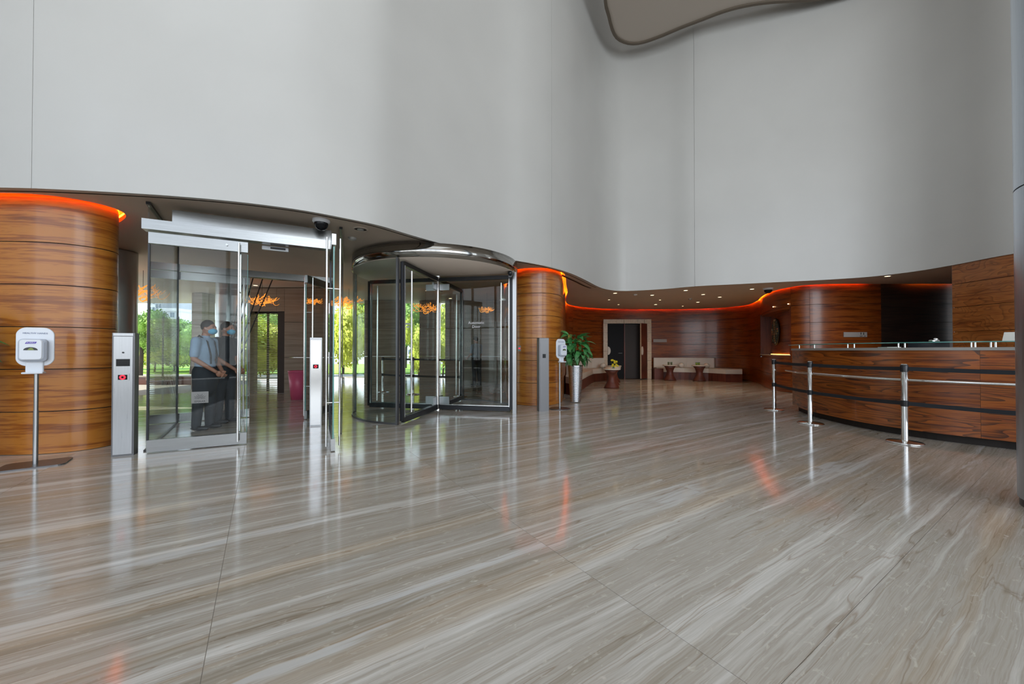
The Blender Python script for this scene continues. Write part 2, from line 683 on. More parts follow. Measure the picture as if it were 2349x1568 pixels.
M_WHITE = plain('white_wall_panel', (.50, .495, .475), rough=.42, coat=.12, noise=.03, nscale=.8)
M_GAP = plain('dark_joint', (.03, .025, .02), rough=.8)
M_GAPW = plain('pale_joint', (.62, .63, .63), rough=.6)
M_SOFFIT = plain('soffit_paint', (.66, .57, .49), rough=.6, noise=.03, nscale=1.5)
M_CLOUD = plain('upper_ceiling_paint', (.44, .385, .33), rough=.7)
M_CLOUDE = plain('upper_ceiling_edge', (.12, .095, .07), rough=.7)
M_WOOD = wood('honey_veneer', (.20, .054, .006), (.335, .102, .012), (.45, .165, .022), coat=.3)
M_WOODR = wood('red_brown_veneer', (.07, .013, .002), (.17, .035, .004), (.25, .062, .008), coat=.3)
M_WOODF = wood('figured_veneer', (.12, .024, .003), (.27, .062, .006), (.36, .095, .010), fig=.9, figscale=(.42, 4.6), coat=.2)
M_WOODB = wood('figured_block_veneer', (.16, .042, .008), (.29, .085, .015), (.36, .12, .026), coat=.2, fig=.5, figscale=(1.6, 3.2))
M_DARKW = wood('dark_veneer_and_shade', (.010, .006, .004), (.022, .012, .008), (.035, .018, .012), rough=.6, coat=.0)  # dark wood; on the reception wall its darkness stands for shade
M_MAHO = wood('mahogany_stain', (.05, .010, .005), (.09, .020, .010), (.13, .03, .015), coord='Object', rough=.5, coat=.0)
M_TRAV = travertine('vein_cut_travertine')
M_GROUT = plain('grout', (.34, .31, .27), rough=.8)
M_STONE = stone_wall('porch_stone')
M_FRAMEST = plain('doorway_travertine', (.50, .38, .25), rough=.35, noise=.15, nscale=12)
M_STEEL = brushed('brushed_steel', (.43, .44, .45), rough=.3)
M_STEELH = brushed('brushed_steel_header', (.30, .305, .30), rough=.24, stretch=(1.2, 1.2, 40), amt=.04)
M_COLST = brushed('steel_cladding', (.62, .68, .76), rough=.3)
M_CHROME = plain('chrome', (.82, .83, .84), rough=.06, metal=1)
M_POLST = plain('polished_steel_bar', (.78, .78, .77), rough=.16, metal=1)
M_DKMET = plain('dark_anodised', (.035, .036, .04), rough=.35, metal=.6)
M_GREYMET = plain('grey_anodised', (.16, .16, .165), rough=.35, metal=.8)
M_BLACK = plain('black_plastic', (.012, .013, .016), rough=.3)
M_BELT = plain('black_belt_webbing', (.008, .011, .016), rough=.65)
M_WHITEP = plain('white_plastic', (.74, .78, .84), rough=.3, coat=.3)
M_GREYP = plain('pale_grey_plastic', (.48, .52, .60), rough=.35)
M_GLASS = glass('clear_door_glass')
M_GLASSG = glass('drum_glass', (.88, .93, .91))
M_GLASSE = plain('glass_edge_green', (.10, .30, .27), rough=.1)
M_SHELF = glass('counter_glass', (.70, .84, .82), 1.6)
M_CREAM = plain('cream_leatherette', (.62, .56, .47), rough=.5, noise=.04, nscale=4)
M_REDRING = plain('red_ring_light', (.8, .02, .03), rough=.3, emis=(1, .02, .05), es=1.6)
M_SCREEN = plain('black_screen', (.008, .009, .011), rough=.12, spec=.2)
M_LED = plain('cove_led', (1, .25, .03), emis=(1.0, .145, .004), es=55.0)
M_LAMP = plain('downlight_glow', (1, .8, .5), emis=(1.0, .74, .40), es=7.0)
M_AMBER = plain('amber_glass', (.8, .32, .04), rough=.15, emis=(1.0, .36, .05), es=1.1)
M_LEAF = plain('plant_leaf', (.06, .25, .07), rough=.4, coat=.15, noise=.35, nscale=14)
M_STEM = plain('plant_stem', (.09, .16, .04), rough=.6)
M_RIB = plain('ribbed_silver', (.66, .68, .72), rough=.22, metal=1)
M_INK = plain('navy_print', (.02, .06, .20), rough=.5)
M_INKG = plain('grey_print', (.12, .15, .2), rough=.5)
M_LOGO = plain('blue_violet_print', (.07, .03, .42), rough=.4)
M_LWHITE = plain('white_print', (.8, .8, .82), rough=.5)
M_SIGN = plain('silver_sign', (.48, .48, .47), rough=.35, metal=.3)
M_SIGNW = plain('grey_sign', (.33, .30, .27), rough=.5)
M_FROST = plain('frosted_sticker', (.34, .34, .33), .6)
M_FROST.node_tree.nodes['Principled BSDF'].inputs['Alpha'].default_value = .55
M_DKPRINT = plain('dark_print', (.02, .02, .022), rough=.6)
M_SKIN = plain('skin', (.42, .20, .13), rough=.5)
M_SHIRT = plain('pale_blue_cloth', (.30, .42, .58), rough=.8, noise=.06, nscale=9)
M_NAVY = plain('charcoal_cloth', (.025, .03, .038), rough=.85)
M_HAIR = plain('dark_hair', (.02, .013, .009), rough=.6)
M_MASK = plain('blue_face_mask', (.12, .45, .68), rough=.8)
M_GLOVE = plain('pale_glove', (.62, .52, .50), rough=.6)
M_GOLDEN = plain('yellow_flower', (.75, .62, .02), rough=.5)
M_PINK = plain('pink_plastic', (.62, .10, .20), rough=.4)
M_PAPER = plain('cream_paper', (.70, .69, .64), rough=.6)
M_GREEN = plain('tree_foliage', (.22, .38, .06), rough=.6, noise=.4, nscale=2.5)
M_GREEN2 = plain('bright_hedge_foliage', (.58, .66, .10), rough=.6, noise=.35, nscale=2.5)
M_BARK = plain('tree_bark', (.06, .045, .03), rough=.9, noise=.2)
M_LAWN = plain('lawn_grass', (.30, .48, .06), rough=.9, noise=.25, nscale=2)
M_ROAD = plain('road_paving', (.42, .40, .37), rough=.8, noise=.1, nscale=3)
M_BLDG = plain('pale_facade', (.80, .82, .84), rough=.7)
M_BLDW = plain('facade_window', (.16, .22, .28), rough=.2)
M_BRONZE = plain('bronze_louvre', (.55, .50, .30), rough=.5)
M_YEL = plain('niche_strip', (1, .6, .1), emis=(1, .55, .08), es=9)

# ------------------------------------------------------------------ plan of the place
CEIL = 2.87
edge_px = [(0, 430), (130, 434), (250, 440), (380, 448), (500, 458), (600, 469), (700, 483), (790, 500), (870, 517), (940, 538), (1000, 555), (1080, 576),
           (1150, 592), (1210, 602), (1264, 613), (1310, 627), (1345, 643), (1372, 657), (1395, 664), (1425, 667), (1465, 666), (1530, 662), (1600, 656), (1700, 651), (1800, 646),
           (1900, 641), (2000, 634), (2100, 622), (2195, 606), (2322, 582)]
WEDGE = [tuple(fl(x, y, 2.84)[:2]) for x, y in edge_px]
_l = WEDGE[0]
_r = WEDGE[-1]
WPATH = smooth_path([(-13.2, _l[1] + .15), (-9.5, _l[1] - .1), (-7.2, _l[1] - .05)] + WEDGE + [(_r[0] - .15 + .5, _r[1] - .9), (_r[0] + 1.4, _r[1] - 1.9), (12.0, 3.6), (15.0, 3.0)], .12)

PIER = smooth_path([(-.35, 13.6), (-.22, 11.5), (-.12, 9.6), (-.04, 8.7), (.12, 8.22), (.42, 8.05), (.72, 8.08), (.98, 8.35), (1.14, 8.85), (1.34, 10.1), (1.56, 11.4), (1.74, 13.1), (2.1, 14.45),
                    (3.05, 15.45), (4.2, 15.9), (5.5, 16.02), (7.1, 15.98), (8.35, 15.55), (8.95, 14.6), (8.6, 13.3), (8.10, 12.3), (7.74, 11.4), (7.60, 10.7), (7.78, 10.15), (8.4, 9.97), (9.4, 9.95), (11.0, 9.95), (13.0, 9.95)], .1)
LEFTW = smooth_path([(-13.5, 4.3), (-9, 4.26), (-6.8, 4.25), (-5.6, 4.26), (-5.20, 4.31), (-4.98, 4.44), (-4.90, 4.62), (-4.96, 4.78), (-5.16, 4.95), (-5.6, 5.22), (-6.3, 5.6), (-7.6, 6.2), (-9.2, 6.8)], .06)

ROWS = [0.0, .472, .944, 1.416, 1.888, 2.36, 2.832]
TOPZ = 3.04

# ------------------------------------------------------------------ floor
U = Vector((math.cos(math.radians(33)), math.sin(math.radians(33))))
V = Vector((-U.y, U.x))
TU, TV = 1.585, 1.18
U0, V0 = -.175, 1.795
floor_o = struct(MB().box((0.5, 4.2, -.0525), (30, 26, .10)).build('floor', M_GROUT))
ta = TU / 2 - .0013
tb = TV / 2 - .0011
tile_me = MB().prism([(-ta, -tb), (ta, -tb), (ta, tb), (-ta, tb)], -.004, 0.0, top_in=0).mesh('tile', M_TRAV)
tiles = []
for i in range(-12, 16):
    for j in range(-10, 16):
        c = U * (U0 + (i + .5) * TU) + V * (V0 + (j + .5) * TV)
        x, y = c.x, c.y
        if y < .2 or y > 16.6 or abs(x) > 1.34 * y + 2.1 or x < -9.5 or x > 12.5:
            continue
        if y > 9.0 and x > -.2 and not (1.0 < x < 9.4):
            continue
        if x < -5.9 and y < 6.3:
            continue
        if x > 7.6 and y < 11 and y > 10.2:
            continue
        tiles.append((y, x, c))
tiles.sort(key=lambda t: t[0])
for y, x, c in tiles[:300]:
    o = bpy.data.objects.new('tile', tile_me)
    COL.objects.link(o)
    o.parent = floor_o
    o.location = (x, y, 0)
    o.rotation_euler = (0, 0, math.radians(33))

# ------------------------------------------------------------------ lobby shell
wall_front = struct(MB().strip(offset(WPATH, .10), 2.86, 12.4, .07, -1).build('wall_front', M_GAPW))
s_all = arclen(WPATH)[-1]
cuts = [0.0, s_at_px(WPATH, 66), s_at_px(WPATH, 1264), s_at_px(WPATH, 1596), s_all]
for a, b in zip(cuts, cuts[1:]):
    MB().strip(subpath(offset(WPATH, .03), a + .0025, b - .0025), 2.84, 12.4, .03, -1).build('panel', M_WHITE, wall_front)

def ceiling_poly(slot, wo_):
    front = offset(WPATH, wo_)
    pr = offset(PIER, slot)       # PIER: room side is on its left / outside
    lw = offset(LEFTW, -slot)
    P = list(front)
    P += [(15.0, 9.0)] + pr[::-1]
    P += [(-.45, 13.9), (-14, 13.9), (-14, 7.2)]
    P += lw[::-1]
    return P

SP = side_of(PIER, (5, 12))
SL = side_of(LEFTW, (-6, 3.5))

def poly_ceiling(slot, wo_):
    front = offset(WPATH, wo_)
    pr = offset(PIER, SP * slot)
    lw = offset(LEFTW, SL * slot)
    return list(front) + [(15.0, 9.0 if slot < 0 else 9.86)] + [p for p in pr[::-1]] + [(-.45, 13.9), (-14, 13.9), (-14, 7.4)] + lw[::-1]

def flat_poly(name, P, z0, z1, mats):
    import bmesh
    bm = bmesh.new()
    vs = [bm.verts.new((x, y, z0)) for x, y in P]
    f = bm.faces.new(vs)
    ex = bmesh.ops.extrude_face_region(bm, geom=[f])
    for g in ex['geom']:
        if isinstance(g, bmesh.types.BMVert):
            g.co.z = z1
    bmesh.ops.triangulate(bm, faces=[g for g in bm.faces if len(g.verts) > 4])
    bmesh.ops.recalc_face_normals(bm, faces=bm.faces)
    if len(mats) > 1:
        for g in bm.faces:
            if abs(g.normal.z) < .5:
                g.material_index = 1
    me = bpy.data.meshes.new(name)
    bm.to_mesh(me)
    bm.free()
    for m in mats:
        me.materials.append(m)
    o = bpy.data.objects.new(name, me)
    COL.objects.link(o)
    return o

ceil_o = struct(flat_poly('ceiling', poly_ceiling(.090, .035), CEIL, CEIL + .06, [M_SOFFIT]))
cap = flat_poly('cove_cap', poly_ceiling(-.12, .06), TOPZ, TOPZ + .1, [M_SOFFIT])
cap.parent = ceil_o
# shadow groove and air slot that follow the soffit edge
g0, g1 = s_at_px(WPATH, 0), s_at_px(WPATH, 1385)
gp = subpath(offset(WPATH, .155), g0 - 1.5, g1 - .3)
MB().strip(gp, CEIL - .006, CEIL + .01, .012, 1).build('groove', M_GAP, ceil_o)
gp = subpath(offset(WPATH, .30), s_at_px(WPATH, 1300), s_at_px(WPATH, 1372))
MB().strip(gp, CEIL - .004, CEIL + .01, .06, 1).build('air_slot', M_BLACK, ceil_o)

# roof, far shell and rear facade of the atrium (out of the frame, it shapes the daylight)
shell = struct(MB().box((1, -1.5, 12.55), (30, 27, .3)).build('ceiling_roof', M_CLOUD))
struct(MB().box((-13.6, -2.7, 6.2), (.3, 13.8, 12.6)).build('wall_left', M_WHITE))
struct(MB().box((15.2, -2.9, 6.2), (.3, 13.8, 12.6)).build('wall_right', M_WHITE))
fac = struct(MB().box((.8, -9.75, .25), (28.8, .2, .5)).build('wall_rear', M_GREYMET))
for x in (-12, -10.4, -8.8, -7.2, -5.6, -4, -2.4, -.8, .8, 2.4, 4, 5.6, 7.2, 8.8, 10.4, 12, 13.6):
    MB().box((x, -7.6 if False else -7.9, 5.5), (.09, .16, 11)).build('mullion', M_GREYMET, fac)
for y in (-7.6, -5.8, -4, -2.2, -.4):
    for x in (-12.3, 13.7):
        MB().box((x, y, 5.5), (.14, .08, 11)).build('mullion', M_GREYMET, fac)  # side bars added before solid walls, framing the area lights as windows
for z in (2.6, 5.2, 7.8):
    MB().box((.8, -7.9, z), (28, .08, .09)).build('transom', M_GREYMET, fac)
# upper ceiling panel with its curved outline
cl = [tuple(fl(x, y, 9.4)[:2]) for x, y in [(1385, 0), (1393, 35), (1401, 66), (1412, 86), (1430, 97), (1452, 101), (1478, 97), (1520, 82), (1560, 65), (1610, 46), (1660, 27), (1710, 14), (1765, 6), (1830, 2), (1900, -6)]]
cl = smooth_path([(1.55, 4.0), (1.75, 6.3), (1.98, 8.1)] + cl + [(9.2, 8.2), (10.5, 6.6)], .15)
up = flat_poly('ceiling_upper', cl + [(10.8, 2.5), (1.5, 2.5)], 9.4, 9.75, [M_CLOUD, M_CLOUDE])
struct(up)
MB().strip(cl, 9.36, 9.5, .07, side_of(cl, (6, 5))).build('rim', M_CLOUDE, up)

# ------------------------------------------------------------------ veneered walls, board by board
def wood_wall(name, path, side, s0, s1, cuts_s, mat, rows=ROWS, skip=None, back_t=.0):
    root = MB().strip(subpath(path, s0, s1), 0.0, TOPZ, .012, -side if False else side).build(name, M_GAP)
    struct(root)
    ss = [s0] + [c for c in cuts_s if s0 < c < s1] + [s1]
    rr = rows + [TOPZ]
    for si, (a, b) in enumerate(zip(ss, ss[1:])):
        for ri, (z0, z1) in enumerate(zip(rr, rr[1:])):
            if ri == len(rr) - 2:
                continue
            if skip and skip(a, b, ri):
                continue
            top = TOPZ if ri == len(rr) - 3 else z1 - .005
            sub = subpath(offset(path, side * .010), a + (.0 if a == s0 else .002), b - (.0 if b == s1 else .002))
            MB().strip(sub, z0 + .005, top, .018, side, uoff=R.uniform(0, 30), voff=R.uniform(0, 30)).build('panel', mat, root)
    return root

sN0, sN1 = s_at_px(PIER[150:], 1740), 0
def s_near(path, pt):
    s = arclen(path)
    i = min(range(len(path)), key=lambda k: (path[k][0] - pt[0]) ** 2 + (path[k][1] - pt[1]) ** 2)
    return s[i]
sPE = s_near(PIER, (1.2, 9.2))
sFar0 = s_near(PIER, (4.3, 15.92))
n0, n1 = s_near(PIER, (8.50, 13.05)), s_near(PIER, (7.64, 10.45))
sV = s_near(PIER, (7.85, 10.08))
sD = s_near(PIER, (9.55, 9.95))
sEnd = arclen(PIER)[-1]
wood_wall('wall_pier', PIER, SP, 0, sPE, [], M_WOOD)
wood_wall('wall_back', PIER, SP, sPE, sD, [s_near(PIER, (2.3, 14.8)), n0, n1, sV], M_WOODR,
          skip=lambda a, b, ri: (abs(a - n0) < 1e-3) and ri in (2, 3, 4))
wood_wall('wall_reception', PIER, SP, sD, sEnd, [s_near(PIER, (11.6, 9.95))], M_DARKW)  # shade on this wall part is put into the veneer colour
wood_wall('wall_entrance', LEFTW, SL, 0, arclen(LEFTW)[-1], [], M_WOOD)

# niche: the middle boards stand back, shelf below, soffit above
nich = subpath(PIER, n0 + .02, n1 - .02)
nich_b = offset(nich, -SP * .30)
nr = struct(MB().strip(nich_b, .944, 2.36, .01, SP).build('wall_niche', M_GAP))
for z0, z1 in ((.949, 1.411), (1.421, 1.883), (1.893, 2.355)):
    MB().strip(offset(nich_b, SP * .01), z0, z1, .018, SP, uoff=R.uniform(0, 9), voff=R.uniform(0, 9)).build('panel', M_WOODR, nr)
MB().prism(nich + nich_b[::-1], .90, 1.03).build('shelf', M_WOODR, nr)
MB().prism(nich + nich_b[::-1], 2.30, 2.40).build('niche_soffit', M_WOODR, nr)
for k in (0, -1):
    a, b = Vector(nich[k]), Vector(nich_b[k])
    t = (b - a).normalized() * .0
    a, b = a.lerp(b, -.09), b.lerp(a, -.1)
    d = Vector((-(b - a).y, (b - a).x)).normalized() * .022
    MB().prism([tuple(a - d), tuple(b - d), tuple(b + d), tuple(a + d)], .95, 2.36).build('side_panel', M_MAHO, nr)
MB().strip(subpath(offset(nich_b, SP * .04), .2, arclen(nich_b)[-1] - .2), 1.032, 1.045, .02, SP).build('light_strip', M_YEL, nr, label='warm glowing strip at the back of the shelf')
MB().strip(offset(nich, SP * .03), 1.015, 1.035, .02, SP).build('shelf_edge', M_CREAM, nr)
# the opening in the dark backing of wall_back is covered by a board in front only where boards stand; cut it by lowering the backing
wb_ = bpy.data.objects['wall_back']
import bmesh
bm = bmesh.new()
bm.from_mesh(wb_.data)
for z in (.944, 2.36):
    bmesh.ops.bisect_plane(bm, geom=bm.verts[:] + bm.edges[:] + bm.faces[:], plane_co=(0, 0, z), plane_no=(0, 0, 1))
S = arclen(PIER)
dl = []
for f in bm.faces:
    c = f.calc_center_median()
    if .944 < c.z < 2.36 and abs(f.normal.z) < .5:
        if n0 - .06 < s_near(PIER, (c.x, c.y)) < n1 + .06 and 10.2 < c.y < 14:
            dl.append(f)
bmesh.ops.delete(bm, geom=dl, context='FACES')
bm.to_mesh(wb_.data)
bm.free()

# wood block right of the desk, standing under the white wall
sb0, sb1 = s_at_px(WPATH, 2195), s_at_px(WPATH, 2345) + 1.6
bp = subpath(offset(WPATH, .06), sb0, sb1)
blk = struct(MB().strip(offset(bp, .3), 0, 2.86, .28, -1).build('wall_block', M_GAP))
for z0, z1 in zip([0, .57, 1.05, 1.52, 2.0, 2.46], [.57, 1.05, 1.52, 2.0, 2.46, 2.87]):
    MB().strip(bp, z0 + .004, z1 - .004, .03, -1, uoff=R.uniform(0, 9), voff=R.uniform(0, 9)).build('panel', M_WOODB, blk)
e0 = Vector(bp[0])
bs = [(e0.x, e0.y), (e0.x + .25, e0.y + .215), (e0.x + 2.6, e0.y + 2.24)]
MB().strip(bs, 0, 2.87, .02, 1).build('side_panel', M_WOODR, blk)

# cove light strips (kept as the wall's own light line)
def led(path, side, s0, s1, label):
    p = subpath(offset(path, side * .100), s0, s1)
    o = MB().strip(p, 2.950, 2.972, .012, side).build('cove_light', M_LED)
    tag(o, label, 'light strip')
led(PIER, SP, s_near(PIER, (-.2, 11)), sPE, 'orange cove light along the top of the rounded wood pier beside the revolving door')
led(PIER, SP, sPE + .05, n0, 'orange cove light along the top of the curved lounge wall above the doorway')
led(PIER, SP, n0 + .03, s_near(PIER, (9.3, 9.95)), 'orange cove light above the artwork niche and the silver sign')
led(PIER, SP, s_near(PIER, (10.45, 9.95)), s_near(PIER, (12.4, 9.95)), 'short orange cove light above the shade-dark wall part behind the reception desk')
led(LEFTW, SL, .5, arclen(LEFTW)[-1] - .3, 'orange cove light on the rounded wood wall behind the sanitiser stand')

# grey steel-clad round column in the entrance
pc = (-5.64, 5.85)
gc = MB().lathe([(.30, .0), (.30, 2.86)], 40, (-6.86, 6.6, 0)).build('round_column', plain('satin_grey_cladding', (.40, .40, .39), .3, .6))
tag(gc, 'grey metal round column in the entrance beside the glass doors', 'column')

# steel-clad column at the right edge
rc = thing('steel_column', 'tall brushed steel clad column in front of the reception desk end', 'column', (4.07, 2.62, 0))
rr_ = .385
for z0, z1 in ((.06, 2.35), (2.36, 4.65), (4.66, 6.95), (6.96, 12.3)):
    MB().lathe([(rr_, z0), (rr_, z1)], 48).build('cladding', M_COLST, rc)
MB().lathe([(rr_ - .01, 0), (rr_ - .01, .06)], 48).build('base_ring', M_BLACK, rc)
MB().lathe([(rr_ - .012, .05), (rr_ - .012, 12.3)], 32).build('core', M_GAP, rc)

# ------------------------------------------------------------------ entrance doors
dA = Vector((-4.10, 4.32))
dd = Vector((.886, .464)).normalized()
dn = Vector((dd.y, -dd.x))            # towards the lobby
def frame_M(o, d, z=0.0):
    return Matrix.Translation((o.x, o.y, z)) @ Matrix.Rotation(math.atan2(d.y, d.x), 4, 'Z')

def door_leaf(name, o, d, w, h, label, nbars=2, group=None, patch=True):
    """glass leaf: local x along the leaf from its hinge, local y across"""
    t = thing(name, label, 'door', (o.x, o.y, 0), math.atan2(d.y, d.x), group)
    MB().box((w / 2, 0, h / 2), (w - .01, .014, h - .05)).build('glass_pane', M_GLASS, t)
    MB().box((w / 2, 0, .078), (w, .045, .135)).build('bottom_rail', M_STEELH, t)
    MB().box((w / 2, 0, h - .065), (w, .045, .125)).build('top_rail', M_STEELH, t)
    MB().box((w - .002, 0, h / 2), (.004, .0145, h - .3)).build('glass_edge', M_GLASSE, t)
    MB().box((.004, 0, h / 2), (.016, .03, h - .27)).build('hinge_stile', M_DKMET, t)
    for s in (-1, 1):
        hd = MB().cyl((w - .085, s * .07, .05), (w - .085, s * .07, h - .03), .0115, 14).build('pull_bar', M_POLST, t)
        m = MB()
        for z in (.55, h - .62):
            m.cyl((w - .085, 0, z), (w - .085, s * .07, z), .008, 8)
        m.build('bracket', M_POLST, hd)
    return t

DW, DH = .93, 2.49
l1 = door_leaf('glass_door', dA, dd, DW, DH, 'closed glass door leaf with long steel pull bars beside the card reader pillar')
hB = dA + dd * 1.86
fe = Vector((-2.10, 4.50))
l2 = door_leaf('glass_door', hB, (fe - hB).normalized(), DW - .02, DH, 'glass door leaf standing open towards the revolving door')
oA = Vector((-5.66, 5.98))
od = (Vector((-4.55, 6.66)) - oA).normalized()
l3 = door_leaf('glass_door', oA, od, 1.30, 2.42, 'outer glass door leaf with steel rails behind the standing people')
oB = oA + od * 2.55
l4 = door_leaf('glass_door', oB + Vector((.05, 0)), (Vector((-3.50, 6.35)) - oB).normalized(), .9, 2.42, 'outer glass door leaf folded open behind the bright steel pillar')

# header over the inner doors: beam, box on top
hd_ = thing('door_header', 'brushed steel header beam over the inner glass doors', 'door header', (dA.x, dA.y, 0), math.atan2(dd.y, dd.x))
MB().box((.92, 0, 2.565), (1.93, .14, .115)).build('beam', M_STEELH, hd_)
MB().box((1.02, .20, 2.72), (1.70, .16, .185)).build('upper_box', M_STEELH, hd_)
MB().lathe([(.012, 0), (.012, .01)], 12, M=Matrix.Translation((.72, -.03, 2.43)) @ UPR).build('lock', M_CHROME, hd_)
sn = thing('door_sensor', 'small white motion sensor under the door header', 'sensor', (at(632, 568, 5.02).x, 5.02, 2.455), math.atan2(dd.y, dd.x))
MB().box((0, 0, .03), (.30, .045, .052), bev=.01).build('housing', M_WHITEP, sn)
MB().box((.03, -.025, .03), (.17, .006, .026)).build('lens_window', M_BLACK, sn)

oh = thing('door_header', 'grey steel header beam over the outer glass doors', 'door header', (oA.x, oA.y, 0), math.atan2(od.y, od.x))
MB().box((1.27, 0, 2.48), (2.56, .12, .11)).build('beam', M_STEELH, oh)

# vestibule side screens with floor channel
def screen(name, a, b, h, label):
    d = b - a
    t = thing(name, label, 'glass screen', (a.x, a.y, 0), math.atan2(d.y, d.x))
    w = d.length
    MB().box((w / 2, 0, h / 2), (w - .06, .012, h - .04)).build('glass_pane', M_GLASS, t)
    MB().box((w / 2, 0, .008), (w, .04, .016)).build('floor_channel', M_DKMET, t)
    MB().box((w / 2, 0, h), (w, .04, .03)).build('head_channel', M_DKMET, t)
    MB().box((w - .012, 0, h / 2), (.024, .024, h)).build('mullion', M_DKMET, t)
    return t
screen('glass_screen', dA + Vector((-.09, .08)), Vector((-5.32, 6.10)), 2.85, 'fixed glass side screen of the vestibule behind the closed door')
screen('glass_screen', hB + Vector((.08, .12)), Vector((-3.30, 7.45)), 2.85, 'fixed glass side screen of the vestibule near the revolving door')

# stickers with a fan of rays
def sticker(parent, M, w=.15):
    s = MB().box((0, 0, 0), (w, w * .84, .0015)).build('sticker', M_FROST, parent, M=M, label='frosted sticker with a fan of dark rays over the word EMAAR')
    m = MB()
    for k in range(9):
        a = math.radians(12 + 156 * k / 8)
        L0, L1 = w * .06, w * (.36 if k % 2 == 0 else .42)
        c, s_ = math.cos(a), math.sin(a)
        nx, ny = -s_ * w * .014, c * w * .014
        bx, by = 0, -w * .12
        m.add([(bx + c * L0 - nx * .4, by + s_ * L0 - ny * .4, .0012), (bx + c * L1 * .8 - nx, by + s_ * L1 * .8 - ny, .0012), (bx + c * L1, by + s_ * L1, .0012),
               (bx + c * L1 * .8 + nx, by + s_ * L1 * .8 + ny, .0012), (bx + c * L0 + nx * .4, by + s_ * L0 + ny * .4, .0012)], [(0, 1, 2, 3, 4)])
    m.build('ray_fan', M_DKPRINT, s)
    lettering('EMAAR', w * .20, M_DKPRINT, s, Matrix.Translation((0, -w * .36, .0012)), extr=.0002)
sticker(l1, Matrix.Translation((.47, -.0085, .60)) @ UPR, .16)

# ------------------------------------------------------------------ revolving door
RC = Vector((-1.445, 7.46))
RR = 1.52
rv = thing('revolving_door', 'glass revolving door with four wings, curved glass drum and steel canopy', 'revolving door', (RC.x, RC.y, 0))
MB().lathe([(RR - .10, 2.60), (RR + .03, 2.60), (RR + .03, 2.82), (RR - .10, 2.82)], 96, cap=False).build('canopy_fascia', plain('canopy_steel', (.38, .37, .35), .1, 1), rv)
MB().lathe([(.01, 2.595), (RR + .02, 2.595), (RR + .02, 2.80), (.01, 2.80)], 72, cap=False).build('canopy_soffit', M_SOFFIT, rv)
def arc(a0, a1, r, n=40):
    return [(r * math.cos(math.radians(a0 + (a1 - a0) * i / n)), r * math.sin(math.radians(a0 + (a1 - a0) * i / n))) for i in range(n + 1)]
for a0, a1 in ((-102, -172), (-12, 78)):
    if a0 < -50:
        a0, a1 = a1, a0
    MB().strip(arc(a0, a1, RR), .03, 2.59, .012, -1).build('curved_glass', M_GLASSG, rv)
    MB().strip(arc(a0, a1, RR), .0, .03, .02, -1).build('floor_channel', M_GREYMET, rv)
for a, m_ in ((-102.5, M_GREYMET), (-172.5, M_GREYMET), (-13.5, M_STEEL), (78.5, M_GREYMET)):
    c, s_ = math.cos(math.radians(a)), math.sin(math.radians(a))
    MM = Matrix.Translation((RR * c, RR * s_, 0)) @ Matrix.Rotation(math.radians(a), 4, 'Z')
    MB().box((.02, 0, 1.3), (.055 if m_ is M_GREYMET else .07, .03 if m_ is M_GREYMET else .07, 2.6)).build('drum_post', m_, rv, M=MM)
for k in range(4):
    a = math.radians(-101 + 90 * k)
    MM = Matrix.Rotation(a, 4, 'Z')
    wg = MB().box((RR * .5, 0, 1.27), (RR - .14, .012, 2.36)).build('wing', M_GLASS, rv, M=MM)
    m = MB()
    m.box((RR * .5 - .02, 0, .065), (RR - .12, .05, .09))
    m.box((RR * .5 - .02, 0, 2.53), (RR - .12, .05, .07))
    m.box((RR - .065, 0, 1.30), (.055, .05, 2.5))
    m.build('wing_frame', M_DKMET, wg)
    m = MB()
    m.box((RR * .5 - .02, -.028, .115), (RR - .16, .006, .015))
    m.box((RR - .10, -.027, 1.3), (.014, .006, 2.4))
    m.box((RR - .10, .027, 1.3), (.014, .006, 2.4))
    m.build('glazing_bead', M_POLST, wg)
    MB().box((.14, 0, .19), (.20, .03, .15)).build('patch_fitting', M_STEEL, wg)
    MB().box((.14, 0, 2.38), (.20, .03, .12)).build('patch_fitting', M_STEEL, wg)
    MB().cyl((RR - .27, .055, .16), (RR - .27, .055, 2.44), .016, 12).build('push_bar', M_POLST, wg)
    if k == 1:
        lettering('Automatic\nDoor', .075, M_LWHITE, wg, Matrix.Translation((.78, -.009, 1.66)) @ UPR)
    if k == 3:
        MB().box((.62, .008, 1.68), (.10, .002, .03)).box((.62, .008, 1.62), (.06, .002, .03)).build('decal', M_LWHITE, wg)
MB().cyl((0, 0, .03), (0, 0, 2.58), .028, 18).build('centre_post', M_POLST, rv)
MB().lathe([(.06, .0), (.06, .02), (.035, .05)], 20).build('floor_pivot', M_CHROME, rv)
MB().lathe([(.035, 2.54), (.07, 2.57), (.07, 2.60)], 20).build('top_pivot', M_CHROME, rv)
# black sensor knob on top of the right post
ksn = MB().ball((0, 0, 0), (.045, .05, .05)).box((0, .02, -.04), (.06, .05, .07)).build('door_sensor', M_BLACK)
ksn.location = (RC.x + RR * math.cos(math.radians(-16)) - .05, RC.y + RR * math.sin(math.radians(-16)) - .08, 2.56)
tag(ksn, 'black sensor knob at the top of the revolving door post', 'sensor')

